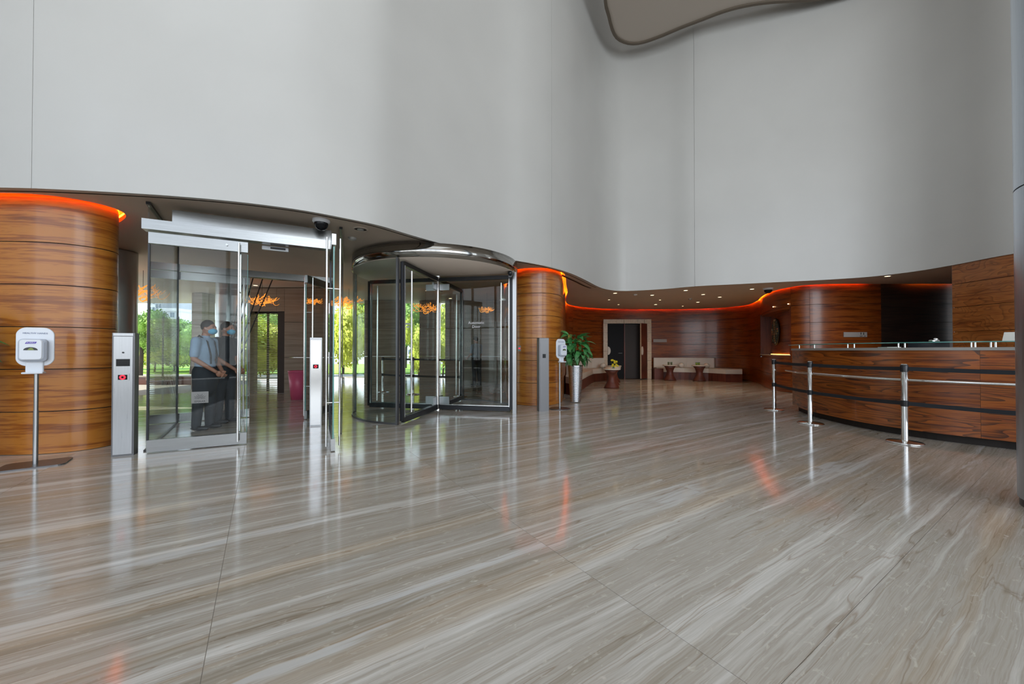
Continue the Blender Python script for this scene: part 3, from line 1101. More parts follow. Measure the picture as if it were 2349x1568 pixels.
# ------------------------------------------------------------------ card reader pillars
def pillar(loc, rz, w, d, h, label, face=M_STEEL, side=M_GREYMET, full=True, simple=False):
    t = thing('card_reader_pillar', label, 'card reader', loc, rz, None)
    MB().box((0, 0, h / 2), (w, d, h - .0)).build('body', side, t)
    f = MB().box((0, -d / 2 - .004, h / 2 - .01), (w * .84, .008, h - .06)).build('face_plate', face, t)
    MB().box((0, -d / 2 - .003, h - .018), (w * .88, .012, .028)).build('cap', M_STEEL if not simple else side, t)
    y = -d / 2 - .010
    if full:
        MB().lathe([(.009, 0), (.009, .004)], 14, M=Matrix.Translation((.0, y, h - .215)) @ UPR).build('camera_hole', M_BLACK, t)
        m = MB()
        for a_ in range(4):
            for b_ in range(3):
                m.lathe([(.003, 0), (.003, .001)], 8, M=Matrix.Translation((-.015 + .010 * a_, y + .005, h - .15 + .010 * b_)) @ UPR)
        m.build('speaker_holes', M_GREYMET, t)
        MB().box((0, y, h - .325), (.112, .004, .078)).build('screen', M_SCREEN, t)
        b = MB().box((0, y, h - .485), (.104, .008, .078)).build('reader', M_STEEL, t)
        MB().box((0, y - .005, h - .485), (.076, .004, .054)).build('reader_window', M_SCREEN, b)
        MB().lathe([(.012, .0), (.026, .0), (.026, .004), (.012, .004), (.012, 0)], 24, M=Matrix.Translation((0, y - .007, h - .485)) @ UPR, cap=False).build('ring_light', M_REDRING, b)
    elif not simple:
        b = MB().box((0, y, h - .44), (.075, .006, .06)).build('reader_window', M_SCREEN, t)
        MB().lathe([(.010, .0), (.020, .0), (.020, .004), (.010, .004), (.010, 0)], 24, M=Matrix.Translation((0, y - .005, h - .44)) @ UPR, cap=False).build('ring_light', M_REDRING, b)
    else:
        MB().box((0, y, h - .34), (.062, .006, .075)).build('reader_window', M_SCREEN, t)
    return t
p1 = fl(283, 1046)
pillar((p1.x - .045, p1.y + .06, 0), math.radians(26), .185, .11, 1.345, 'brushed steel reader pillar with black screen and red ring beside the rounded wood wall')
p3 = fl(721, 977)
pillar((p3.x, p3.y + .05, 0), math.radians(20), .165, .10, 1.35, 'bright steel reader pillar with red ring inside the glass vestibule', M_POLST, M_STEEL, full=False)
p2 = fl(1246, 943)
pillar((p2.x, p2.y + .07, 0), math.radians(12), .19, .16, 1.39, 'dark grey reader pillar with a black square beside the revolving door', M_GREYMET, M_GREYMET, full=False, simple=True)
bt = thing('button_plate', 'small red lit button on the wood wall beside the revolving door', 'button', (.162, 8.14, 1.2), math.radians(-25))
MB().box((0, 0, .0), (.07, .02, .12)).build('plate', M_STEEL, bt)
MB().lathe([(.016, 0), (.016, .012)], 14, M=Matrix.Translation((0, -.012, 0)) @ UPR).build('button', M_REDRING, bt)

# ------------------------------------------------------------------ sanitiser stands
def sanitiser(loc, rz, label, round_base=False):
    t = thing('sanitiser_stand', label, 'hand sanitiser', loc, rz)
    if round_base:
        MB().lathe([(.21, 0), (.215, .006), (.20, .012)], 40).build('base_plate', M_GREYMET, t)
    else:
        MB().prism(rounded(.46, .34, .06), 0, .012).build('base_plate', M_GREYMET, t)
    m = MB()
    m.cyl((0, 0, .01), (0, 0, .55), .019, 16)
    m.cyl((0, 0, .55), (0, 0, 1.04), .0165, 16)
    m.build('pole', M_GREYP if False else M_STEEL, t)
    bd = []
    for x, y in rounded(.262, .385, .07, 6):
        k = 1 - .10 * (abs(y) / .19) ** 2
        bd.append((x * k, y))
    MB().prism(bd, -.01, .01, M=Matrix.Translation((0, -.03, 1.19)) @ UPR, top_in=.004).build('back_board', M_WHITEP, t)
    lettering('HEALTHY HANDS', .0205, M_INK, t, Matrix.Translation((0, -.041, 1.318)) @ UPR)
    d = MB()
    d.prism(rounded(.185, .225, .035, 5), 0, .085, M=Matrix.Translation((0, -.04, 1.155)) @ UPR, top_in=.018)
    b = d.build('dispenser', M_GREYP, t, label='pale grey dispenser box')
    MB().prism(rounded(.150, .20, .025, 5), 0, .016, M=Matrix.Translation((-.006, -.118, 1.160)) @ UPR, top_in=.006).build('front_cover', M_WHITEP, b)
    m = MB()
    m.add([(-.037, 1.218, 0), (.030, 1.218, 0), (.040, 1.238, 0), (-.026, 1.238, 0)], [(0, 1, 2, 3)], M=Matrix.Translation((-.006, -.1350, 0)) @ UPR)
    m.build('brand_stripe', M_LOGO, b)
    lettering('PURELL', .017, M_LWHITE, b, Matrix.Translation((-.004, -.1356, 1.222)) @ UPR, extr=.0003)
    win = [(.046 * math.cos(math.radians(a)), .030 * math.sin(math.radians(a))) for a in range(0, 181, 12)]
    MB().prism(win, 0, .002, M=Matrix.Translation((-.006, -.1345, 1.155)) @ UPR).build('level_window', M_BLACK, b)
    hill = [(-.022, .0), (-.012, .014), (0, .022), (.010, .018), (.022, .0)]
    MB().prism(hill, 0, .001, M=Matrix.Translation((-.004, -.137, 1.157)) @ UPR).build('gel_pouch', plain('olive_gel', (.22, .30, .05), .4), b)
    m = MB()
    m.box((0, -.045, .99), (.12, .03, .13), bev=.012)
    m.box((0, -.07, .930), (.14, .10, .018), bev=.008)
    m.build('drip_tray', M_WHITEP, t)
    return t
q = fl(81, 1066)
sanitiser((q.x, q.y, 0), math.radians(37), 'white hand sanitiser stand in front of the rounded wood wall by the glass doors')
q = fl(1284, 937)
sanitiser((q.x, q.y, 0), math.radians(38), 'white hand sanitiser stand beside the silver plant pot', True)

# ------------------------------------------------------------------ potted plants
def leaf_mesh(L_, w, droop):
    m = MB()
    n = 8
    vs = []
    for i in range(n + 1):
        t = i / n
        ww = w * math.sin(PI * min(1, t * .94 + .05)) ** .8 * (1 - .25 * t)
        x = L_ * t * (1 - .25 * droop * t)
        z = .12 * L_ * math.sin(PI * t * .6) - droop * L_ * .75 * t * t
        vs += [(x, -ww / 2, z + .10 * ww), (x, 0, z - .02 * ww), (x, ww / 2, z + .10 * ww)]
    fs = []
    for i in range(n):
        a = i * 3
        fs += [(a, a + 1, a + 4, a + 3), (a + 1, a + 2, a + 5, a + 4)]
    m.add(vs, fs, True)
    return m.mesh('leaf', M_LEAF)
LEAVES = [leaf_mesh(.30, .12, .5), leaf_mesh(.26, .115, .9), leaf_mesh(.24, .10, .15)]

def plant(loc, label, seed=3):
    r = random.Random(seed)
    t = thing('potted_plant', label, 'plant', loc)
    prof = [(.0, 0), (.105, 0)]
    n = 27
    for i in range(n):
        z0 = .01 + i * .80 / n
        rad = .112 + .055 * (z0 / .82) ** .85
        prof += [(rad - .007, z0), (rad + .004, z0 + .012), (rad + .004, z0 + .020), (rad - .007, z0 + .0285)]
    prof += [(.172, .825), (.150, .825), (.150, .78), (0, .78)]
    MB().lathe(prof, 40, cap=False).build('pot', M_RIB, t)
    MB().lathe([(.149, .77), (.149, .79), (.0, .80)], 24).build('soil', M_BARK, t)
    stems = MB()
    spots = []
    for k in range(14):
        a = 2 * PI * k / 14 + r.uniform(-.3, .3)
        top = Vector((math.cos(a) * r.uniform(.03, .18), math.sin(a) * r.uniform(.03, .18), r.uniform(1.1, 1.48)))
        base = Vector((math.cos(a) * .05, math.sin(a) * .05, .79))
        mid = (base + top) / 2 + Vector((math.cos(a) * .05, math.sin(a) * .05, .05))
        stems.tube([base, mid, top], .009, 6, .005)
        spots.append((top, a))
        for q_ in (.45, .75):
            spots.append((base.lerp(top, q_) + Vector((math.cos(a) * .05, math.sin(a) * .05, 0)), a + r.uniform(-1.2, 1.2)))
    stems.build('stem', M_STEM, t)
    for i, (p, a) in enumerate(spots):
        for j in range(2 if i % 3 else 4):
            o = bpy.data.objects.new('leaf', LEAVES[(i + j) % 3])
            COL.objects.link(o)
            o.parent = t
            o.location = p
            lift = r.uniform(-.75, .9) if p.z > 1.2 else r.uniform(-.2, .8)
            o.rotation_euler = (r.uniform(-.5, .5), -lift if p.z > 1.25 else lift * .8, a + r.uniform(-1.1, 1.1))
            s = r.uniform(.85, 1.3)
            o.scale = (s, s, s)
    return t
q = fl(1315, 922)
plant((q.x + .05, q.y, 0), 'leafy green plant in a tall ribbed silver pot beside the sanitiser stand')
pl2 = plant((-5.78, 3.80, 0), 'leafy plant in a silver pot left of the sanitiser stand, one leaf tip in view', 9)

o = bpy.data.objects.new('leaf', LEAVES[0])
COL.objects.link(o)
o.parent = pl2
o.location = (.29, .05, .97)
o.rotation_euler = (0, .12, .1)
MB().tube([(.03, .02, .80), (.15, .03, .93), (.29, .05, .97)], .006, 6).build('stem', M_STEM, pl2)

# ------------------------------------------------------------------ reception desk
dpx = [(1832, 940), (1862, 953), (1900, 963), (1950, 975), (2000, 985), (2070, 997), (2150, 1009), (2240, 1020), (2332, 1031)]
dp = [tuple(fl(x, y)[:2]) for x, y in dpx]
dp = smooth_path(dp + [(dp[-1][0] + .28, dp[-1][1] - .42), (dp[-1][0] + .7, dp[-1][1] - .95)], .08)
if dp[0][1] < dp[-1][1]:
    dp = dp[::-1]
SDK = side_of(dp, (3, 5))
desk = thing('reception_desk', 'curved figured-wood reception desk with stone counter and raised glass shelf', 'reception desk')
def closed(path, w):
    return path + offset(path, -SDK * w)[::-1]
inner = .90
body_f = offset(dp, SDK * .09)
MB().prism(closed(dp, inner), 0, .10).build('plinth', M_DARKW, desk)
sD_ = arclen(body_f)[-1]
sc0 = s_at_px(body_f, 2238)
for a, b in ((0, sc0), (sc0, sD_)):
    MB().strip(subpath(offset(body_f, -SDK * .03), a + .001, b - .001), .10, 1.155, .03, SDK, uoff=a, voff=.4).build('front_panel', M_WOODF, desk)
e = Vector(dp[0])
e_in = Vector(offset(dp, -SDK * inner)[0])
ef = Vector(body_f[0])
MB().strip([tuple(ef), tuple(e_in)] if side_of([tuple(ef), tuple(e_in)], (e.x, e.y + 1)) > 0 else [tuple(e_in), tuple(ef)], .10, 1.155, .03, 1, uoff=3).build('end_panel', M_WOODF, desk)
MB().prism(offset(dp, SDK * .05) + offset(dp, -SDK * inner)[::-1], .10, .74).build('carcass', M_DARKW, desk)
MB().prism(offset(dp, SDK * .115) + offset(dp, -SDK * .28)[::-1], 1.155, 1.192).build('counter_top', plain('counter_stone', (.30, .29, .27), .35), desk)
MB().prism(offset(dp, -SDK * .28) + offset(dp, -SDK * inner)[::-1], .74, .77).build('work_top', M_BLACK, desk)
sh = offset(dp, SDK * .13)
sh2 = offset(dp, -SDK * .17)
t0 = (Vector(dp[0]) - Vector(dp[1])).normalized() * .10
sh = [(sh[0][0] + t0.x, sh[0][1] + t0.y)] + sh
sh2 = [(sh2[0][0] + t0.x, sh2[0][1] + t0.y)] + sh2
MB().prism(sh + sh2[::-1], 1.252, 1.264).build('glass_shelf', M_SHELF, desk)
MB().strip(offset(sh, SDK * .0), 1.252, 1.264, .002, SDK).build('shelf_edge', M_GLASSE, desk)
for px_ in (1834, 1869, 1946, 1961, 2063, 2078, 2231, 2240, 2276, 2287):
    for off, tt in ((.06, 0), (-.12, .0)):
        pp = offset(dp, SDK * off)
        s_ = s_at_px(pp, px_)
        c = subpath(pp, max(0, s_ - .01), s_ + .01)[0]
        MB().cyl((c[0], c[1], 1.192), (c[0], c[1], 1.252), .010, 10).build('shelf_peg', M_POLST, desk)
rp = subpath(offset(dp, SDK * .20), 0.0, sD_ - .1)
MB().tube([(x, y, .765) for x, y in rp[::2]], .019, 10).build('foot_rail', M_POLST, desk, label='steel rail along the desk front')
m = MB()
for px_ in (1900, 2030, 2160, 2290):
    s_ = s_at_px(rp, px_)
    c = subpath(rp, max(0, s_ - .01), s_ + .01)[0]
    i = min(range(len(body_f)), key=lambda k: (body_f[k][0] - c[0]) ** 2 + (body_f[k][1] - c[1]) ** 2)
    m.cyl((c[0], c[1], .765), (body_f[i][0], body_f[i][1], .765), .008, 8)
m.build('rail_bracket', M_POLST, desk)

# things on the desk
def monitor(px_, Y, label, rz):
    p = at(px_, 790, Y)
    t = thing('computer_monitor', label, 'monitor', (p.x, Y, .77), rz)
    MB().prism(rounded(.22, .16, .03), 0, .012).build('foot', M_BLACK, t)
    MB().box((0, .0, .16), (.05, .03, .30)).build('neck', M_BLACK, t)
    MB().prism(rounded(.48, .30, .015), -.015, .015, M=Matrix.Translation((0, -.03, .37)) @ UPR).build('screen', M_SCREEN, t)
    return t
monitor(2128, 6.45, 'black computer monitor on the work top behind the desk', math.radians(-40))
p = at(2345, 770, 5.2)
cd = thing('display_card', 'cream tent card standing on the glass shelf beside the steel column', 'card', (p.x - .03, 4.48, 1.265), math.radians(-55))
cd.location = (5.93, 4.50, 1.265)
MB().add([(-.11, -.03, 0), (.11, -.03, 0), (.095, 0, .105), (-.095, 0, .105), (.11, .03, 0), (-.11, .03, 0)], [(0, 1, 2, 3), (3, 2, 4, 5), (0, 5, 4, 1), (1, 4, 2), (0, 3, 5)]).build('card', M_PAPER, cd)
MB().box((-.01, 0, 0), (.05, .008, .001)).box((.035, 0, 0), (.02, .008, .001)).build('print_line', M_DKPRINT, cd, M=Matrix.Translation((.02, -.0195, .045)) @ Matrix.Rotation(math.radians(74), 4, 'X'))
p = at(2144, 790, 5.9)
sc_i = MB().box((0, 0, .012), (.09, .07, .024), bev=.015).ball((.02, 0, .035), (.025, .02, .015)).build('glass_bowl', M_CHROME)
sc_i.location = (0, 0, 0)
pp = offset(dp, 0.0)
s_ = s_at_px(pp, 2143)
c = subpath(pp, s_, s_ + .02)[0]
sc_i.location = (c[0], c[1], 1.265)
tag(sc_i, 'small shiny metal dish on the glass shelf of the desk', 'dish')
for k, px_ in enumerate((2040,)):
    pp = offset(dp, -SDK * .2)
    s_ = s_at_px(pp, px_)
    c = subpath(pp, s_, s_ + .02)[0]
    o = MB().box((0, 0, .006), (.20, .14, .012)).build('paper_pad', M_PAPER)
    o.location = (c[0], c[1], 1.192)
    tag(o, 'white paper pad on the stone counter under the glass shelf', 'paper')

# signs on the walls
def wall_sign(px_, py_, Y, w, h, mat, label, txt, nrm, ts=.04, align='RIGHT'):
    p = at(px_, py_, Y)
    t = thing('wall_sign', label, 'sign', (p.x, Y, p.z), nrm)
    MB().box((0, 0, 0), (w, .014, h)).build('plate', mat, t)
    if txt:
        lettering(txt, ts, M_DKPRINT if mat is M_SIGN else M_LWHITE, t, Matrix.Translation((w / 2 - .03 if align == 'RIGHT' else -w / 2 + .03, -.0075, -h * .32)) @ UPR, align=align)
    return t
sg = wall_sign(1962, 767, 9.905, .60, .125, M_SIGN, 'silver wall sign with small pictograms on the wood wall behind the desk', '', 0)
for k in range(2):
    MB().box((.145 + k * .095, -.0075, -.038), (.07 - .02 * k, .003, .012)).build('print_line', M_DKPRINT, sg)
m = MB()
for k, x in enumerate((.14, .21)):
    m.lathe([(.011, 0), (.011, .002)], 10, M=Matrix.Translation((x, -.0075, .045)) @ UPR)
    m.prism([(-.015, -.028), (.015, -.028), (.008, .008), (-.008, .008)] if k else [(-.008, -.028), (.008, -.028), (.012, .008), (-.012, .008)], 0, .002, M=Matrix.Translation((x, -.0075, .025)) @ UPR)
m.build('pictogram', M_DKPRINT, sg)
sg2 = wall_sign(1514, 781, 15.93, .56, .125, M_SIGNW, 'grey name plaque on the lounge wall right of the stone doorway', '', 0)

# ------------------------------------------------------------------ belt barrier posts
def post(x, y, label, simple=False):
    t = thing('barrier_post', label, 'stanchion', (x, y, 0), 0, None)
    MB().lathe([(.0, .0), (.172, .0), (.175, .010), (.165, .018), (.05, .028), (.034, .035), (0, .035)], 48, cap=False).build('base_disc', M_CHROME, t)
    MB().cyl((0, 0, .03), (0, 0, .93), .033, 24).build('tube', M_CHROME, t)
    MB().lathe([(.038, .885), (.038, .965), (.033, .975), (0, .977)], 24).build('belt_head', M_BLACK, t)
    MB().lathe([(.031, .974), (.026, .984), (0, .986)], 20).build('cap', M_CHROME, t)
    MB().lathe([(.038, .455), (.038, .53)], 24).build('belt_collar', M_BLACK, t)
    return t
def belt(t, a, b, z, sag=.01):
    """webbing from the post at a to the post at b (world), parented to post a"""
    d = Vector(b) - Vector(a)
    L_ = d.length
    d.normalize()
    nx = Vector((-d.y, d.x)) * .001
    n = 10
    vs = []
    for i in range(n + 1):
        s_ = .03 + (L_ - .06) * i / n
        zz = z - sag * 4 * (i / n) * (1 - i / n)
        for sg_ in (-1, 1):
            for hh in (-.024, .024):
                vs.append((d.x * s_ + nx.x * sg_, d.y * s_ + nx.y * sg_, zz + hh))
    fs = []
    for i in range(n):
        a_, b_ = i * 4, i * 4 + 4
        fs += [(a_, b_, b_ + 1, a_ + 1), (a_ + 2, a_ + 3, b_ + 3, b_ + 2), (a_ + 1, b_ + 1, b_ + 3, a_ + 3), (a_, a_ + 2, b_ + 2, b_)]
    MB().add(vs, fs).build('belt', M_BELT, t)
S1, S2, S3 = fl(1776, 939.5), fl(1859, 971), fl(2076, 1015)
S4 = S3 + (S3 - S2).normalized() * .4 + Vector((.95, -1.15, 0))
sts = [(S1, 'chrome belt barrier post farthest from the camera, by the left end of the desk'), (S2, 'middle chrome belt barrier post in front of the desk'),
       (S3, 'nearest chrome belt barrier post in front of the desk'), (S4, 'chrome belt barrier post behind the steel column')]
po = [post(p.x, p.y, l) for p, l in sts]
for i in range(3):
    for z in (.925, .492):
        belt(po[i], sts[i][0][:2], sts[i + 1][0][:2], z)
T1, T2, T3 = at(878, 898, 10.6), at(947, 904, 10.1), at(1056, 915, 9.6)  # mirror images of barrier posts, built as solid posts
st2 = [((T1.x, T1.y), 'mirrored barrier post built in the porch left of the front wing of the revolving door'), ((T2.x, T2.y), 'mirrored barrier post built in the porch between the front wing and centre pole'),
       ((T3.x, T3.y), 'mirrored barrier post built in the porch beside the rear wing of the revolving door')]
po2 = [post(p[0], p[1], l) for p, l in st2]
for i in range(2):
    for z in (.925, .492):
        belt(po2[i], st2[i][0], st2[i + 1][0], z)

# ------------------------------------------------------------------ ceiling fittings
dl = [(1411, 672, 1), (1496, 676.5, 1), (1573, 665.5, 1), (1613, 675, 1), (1651, 681, 1), (1725, 662.5, 1), (1601, 692.5, 1), (1566, 701.5, 0), (1514, 687.5, 0), (1504, 698, 1), (1419, 698, 0), (1397, 687, 0), (2036, 633, 1)]
names = ['above the doorway left part, nearest the white wall edge', 'above the doorway, beside the smoke detector', 'close to the white wall edge above the left side table',
         'above the middle of the right bench', 'above the right end of the bench', 'beside the black dome camera of the lounge', 'over the right side table, farther back',
         'farthest one, beside the cove glow', 'dim one above the grey plaque', 'small bright one near the cove above the grey plaque', 'dim one nearest the cove above the doorway',
         'dim one at the left above the doorway', 'above the reception desk back wall']
lamp_me = MB().lathe([(.0, .0), (.055, .0)], 20, cap=False).mesh('lamp_glow', M_LAMP)
ring_me = MB().lathe([(.055, .004), (.055, -.006), (.072, -.006), (.075, .006)], 24, cap=False).mesh('trim_ring', M_WHITEP)
for i, ((x, y, on), nm) in enumerate(zip(dl, names)):
    p = fl(x, y, CEIL)
    t = thing('downlight', 'round recessed downlight ' + nm, 'ceiling light', (p.x, p.y, CEIL - .001), 0, 'recessed downlights in the lounge ceiling')
    for n_, me in (('lamp_glow', lamp_me), ('trim_ring', ring_me)):
        o = bpy.data.objects.new(n_, me)
        COL.objects.link(o)
        o.parent = t
        if not on:
            o.scale = (.7, .7, 1)
    L_ = light('SPOT', 'downlight_beam', (0, 0, -.03), (0, 0, 0), 26 if on else 10, (1, .62, .30), spot_size=math.radians(105), spot_blend=.8, shadow_soft_size=.05)
    L_.parent = t
for x, y, nm in ((1743, 715, 'left'), (1779.5, 708, 'right')):
    p = at(x, y, 11.9 if nm == 'left' else 11.2)
    # on the underside board at the front of the niche
    sN = s_at_px(nich, x)
    c = subpath(offset(nich, SP * .05), max(0, sN - .01), sN + .01)[0]
    t = thing('niche_light', 'tiny spot light above the artwork niche, the %s' % ('farther one' if nm == 'left' else 'one nearer the desk'), 'ceiling light', (c[0], c[1], 2.42), 0)
    MB().lathe([(0, 0), (.011, 0), (.014, .006), (.014, .02), (0, .02)], 12, cap=False).build('lamp_glow', M_LAMP, t)

def dome(x, y, label, r=.085):
    p = fl(x, y, CEIL)
    t = thing('dome_camera', label, 'camera', (p.x, p.y, CEIL))
    MB().lathe([(r * 1.25, 0), (r * 1.25, -.03), (r * 1.05, -.045), (0, -.045)], 28).build('housing', M_WHITEP, t)
    MB().lathe([(r, -.04), (r * .97, -.07), (r * .8, -.105), (r * .5, -.13), (0, -.14)], 28).build('dome_cover', M_SCREEN, t)
dome(737, 504, 'dark dome camera on the soffit above the open glass door')
dome(1762, 661, 'black dome camera on the lounge ceiling near the orange cove', .10)
p = fl(827, 525, CEIL)
t = thing('round_vent', 'round ceiling vent on the soffit above the revolving door', 'vent', (p.x, p.y, CEIL))
MB().lathe([(.10, .002), (.10, -.01), (.085, -.012), (.085, -.002)], 28, cap=False).build('trim_ring', M_SOFFIT, t)
MB().lathe([(0, -.003), (.085, -.003)], 24, cap=False).build('grille', M_GAP, t)
MB().lathe([(.045, -.014), (.045, -.002)], 20).build('hub', M_SIGN, t)
for x, y, l in ((1457, 674.5, 'white smoke detector on the lounge ceiling above the doorway'), (808, 545, 'small smoke detector on the soffit beside the round vent'), (1583, 684.5, 'small white detector on the lounge ceiling between downlights')):
    p = fl(x, y, CEIL)
    t = thing('smoke_detector', l, 'smoke detector', (p.x, p.y, CEIL))
    MB().lathe([(.06, 0), (.058, -.025), (.03, -.04), (0, -.042)], 20).build('body', M_SIGN if x != 1457 else M_WHITEP, t)
    MB().lathe([(.062, 0), (.062, -.008)], 20).build('base_ring', M_SIGN, t)

# ------------------------------------------------------------------ far doorway with stone frame and leaves
YF = 15.60
fx0, fx1 = at(1384, 800, YF).x, at(1494, 800, YF).x
ftop = at(1440, 732, YF).z
fr = thing('stone_doorway', 'pale stone door surround in the curved lounge wall', 'door surround')
tk = .17
zz = 0.0
ring_blocks = []
nb = 6
for k in range(nb):
    z0, z1 = k * (ftop - tk) / nb, (k + 1) * (ftop - tk) / nb
    ring_blocks += [((fx0 + tk / 2, YF + .25, (z0 + z1) / 2), (tk - .002, .55, z1 - z0 - .008)), ((fx1 - tk / 2, YF + .25, (z0 + z1) / 2), (tk - .002, .55, z1 - z0 - .008))]
nt_ = 7
for k in range(nt_):
    x0, x1 = fx0 + k * (fx1 - fx0) / nt_, fx0 + (k + 1) * (fx1 - fx0) / nt_
    ring_blocks.append((((x0 + x1) / 2, YF + .25, ftop - tk / 2), (x1 - x0 - .008, .55, tk - .002)))
for c, s_ in ring_blocks:
    MB().box(c, s_).build('stone', M_FRAMEST, fr)
# dark passage with panelled leaves
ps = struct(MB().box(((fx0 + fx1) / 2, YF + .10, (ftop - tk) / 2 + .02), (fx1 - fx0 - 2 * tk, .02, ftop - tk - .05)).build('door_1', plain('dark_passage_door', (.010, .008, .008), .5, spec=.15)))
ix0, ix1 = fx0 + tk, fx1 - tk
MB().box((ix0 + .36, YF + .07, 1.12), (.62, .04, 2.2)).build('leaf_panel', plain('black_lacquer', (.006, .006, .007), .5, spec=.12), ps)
MB().box((ix0 + 1.08, YF + .07, 1.12), (.72, .05, 2.2)).build('leaf_panel', M_DARKW, ps)
MB().box((ix0 + .70, YF + .05, 1.12), (.045, .06, 2.24)).build('mullion', M_MAHO, ps)
MB().cyl((ix0 + .45, YF + .03, 1.05), (ix0 + .60, YF + .03, 1.05), .012, 8).build('handle', M_GREYMET, ps)
ol = thing('open_door_leaf', 'dark open door leaf with ivory half-round handle in the stone doorway', 'door', (ix1 - .03, YF - .02, 0), math.radians(180 + 38))
MB().box((.20, 0, 1.14), (.40, .05, 2.22)).build('leaf', M_MAHO, ol)
MB().box((.405, 0, 1.14), (.012, .052, 2.22)).build('edge_strip', M_FRAMEST, ol)
disc = [(.055 * math.cos(math.radians(a)), .17 * math.sin(math.radians(a))) for a in range(0, 360, 15)]
MB().prism(disc, 0, .03, M=Matrix.Translation((.36, .055, 1.15)) @ UPR).build('handle', M_CREAM, ol)
hh = MB().prism([(.11 * math.cos(math.radians(a)), .17 * math.sin(math.radians(a))) for a in range(-90, 91, 15)], 0, .03, M=Matrix.Translation((ix0 + .005, YF - .02, 1.15)) @ UPR).build('door_handle', M_CREAM)
hh.name = 'handle'
hh.parent = fr
hh['label'] = 'ivory half-round handle'

# ------------------------------------------------------------------ benches
def bench(name, front, back, label, cushions, backs):
    t = thing(name, label, 'bench')
    n = len(front)
    MB().prism(front + back[::-1], 0, .29).build('base', M_MAHO, t)
    ins = [(f[0] * .97 + b[0] * .03, f[1] * .97 + b[1] * .03) for f, b in zip(front, back)]
    for a, b in cushions:
        q = ins[a:b + 1] + back[a:b + 1][::-1]
        MB().prism(q, .295, .465).build('seat_cushion', M_CREAM, t)
    for a, b in backs:
        bb = back[a:b + 1]
        ff = [(p[0] * .78 + f[0] * .22, p[1] * .78 + f[1] * .22) for p, f in zip(bb, front[a:b + 1])]
        MB().prism(ff + bb[::-1], .47, .86).build('back_cushion', M_CREAM, t)
    return t
front = [(1.50, 9.95), (1.93, 10.9), (2.30, 12.0), (2.62, 13.0), (3.0, 14.1), (3.55, 14.75), (3.72, 14.85)]
back = [(1.42, 10.2), (1.60, 11.3), (1.75, 12.4), (1.86, 13.1), (2.30, 14.5), (3.05, 15.28), (3.72, 15.62)]
bench('banquette', front, back, 'cream cushioned banquette curving behind the plant to the doorway', [(0, 2), (2, 4), (4, 6)], [(1, 2), (4, 6)])
p = [fl(1506, 869), fl(1570, 870.5), fl(1625, 872.5), fl(1665, 876), fl(1703, 876)]
front = [tuple(q[:2]) for q in p]
back = [(5.85, 15.9), (7.25, 15.84), (8.22, 15.50), (8.45, 15.30), (8.80, 14.72)]
bench('banquette', front, back, 'long cream cushioned banquette on a red-brown base right of the doorway', [(0, 1), (1, 3), (3, 4)], [(0, 1), (1, 2)])
ar = MB().box((0, 0, .22), (.36, .5, .44)).build('armrest_block', M_MAHO)
ar.location = (fx1 + .12 + .1, 15.62, 0)
tag(ar, 'short red-brown block between the doorway and the long banquette', 'block')

def bolster(px_, py_, Y, label):
    q = at(px_, py_, Y)
    o = MB().ball((0, 0, 0), (.115, .10, .105), 20, 12).build('bolster_cushion', M_CREAM)
    o.location = (q.x, Y, .57)
    tag(o, label, 'cushion')
bolster(1563, 836, 15.3, 'small round cream cushion at the middle of the long banquette')
bolster(1621, 836, 14.95, 'small round cream cushion at the right half of the long banquette')
bolster(1383, 836, 15.0, 'small round cream cushion on the left banquette beside the doorway')

# hourglass side tables
def side_table(x, y, label, h=.60):
    t = thing('side_table', label, 'table', (x, y, 0))
    prof = [(.0, 0), (.235, 0), (.21, .06), (.15, .17), (.118, .28), (.12, .36), (.16, .47), (.225, .565), (0, .565)]
    MB().lathe(prof, 36, cap=False).build('pedestal', M_MAHO, t)
    MB().lathe([(0, .565), (.265, .565), (.27, .575), (.265, .60), (0, .60)], 40, cap=False).build('table_top', M_CREAM, t)
    return t
tabs = []
for px_, py_, l in ((1538, 872, 'hourglass side table in front of the left half of the long banquette'), (1606, 873.5, 'hourglass side table in front of the right half of the long banquette'),
                    (1407, 891, 'nearest hourglass side table with yellow flowers in front of the doorway')):
    q = fl(px_, py_)
    tabs.append((q, side_table(q.x, q.y + (.2 if px_ == 1407 else .05), l)))
q = fl(1410, 884)
side_table(q.x, q.y + .25, 'hourglass side table just behind the one with yellow flowers')
q = fl(1412, 877)
side_table(q.x + .02, q.y + .3, 'hourglass side table farthest back in the row before the doorway')
# flowers, glasses
q = tabs[2][0]
fv = thing('flower_bowl', 'yellow orchid flowers in a small glass on the nearest side table', 'flowers', (q.x + .06, q.y + .2, .60))
MB().lathe([(.0, 0), (.035, 0), (.045, .07)], 16, cap=False).build('vase', M_SHELF, fv)
m = MB()
for k in range(14):
    a = R.uniform(0, 2 * PI)
    c = (R.uniform(-.10, .10) + .04, R.uniform(-.06, .06), .10 + R.uniform(-.05, .16))
    for j in range(5):
        b_ = a + 2 * PI * j / 5
        m.ball((c[0] + .02 * math.cos(b_), c[1], c[2] + .02 * math.sin(b_)), (.017, .007, .013), 6, 4)
m.build('blossom', M_GOLDEN, fv)
m = MB()
for k in range(5):
    m.tube([(0, 0, .02), (R.uniform(-.03, .06), 0, .1), (R.uniform(-.08, .12), R.uniform(-.04, .04), .2)], .003, 5)
m.build('stem', M_STEM, fv)
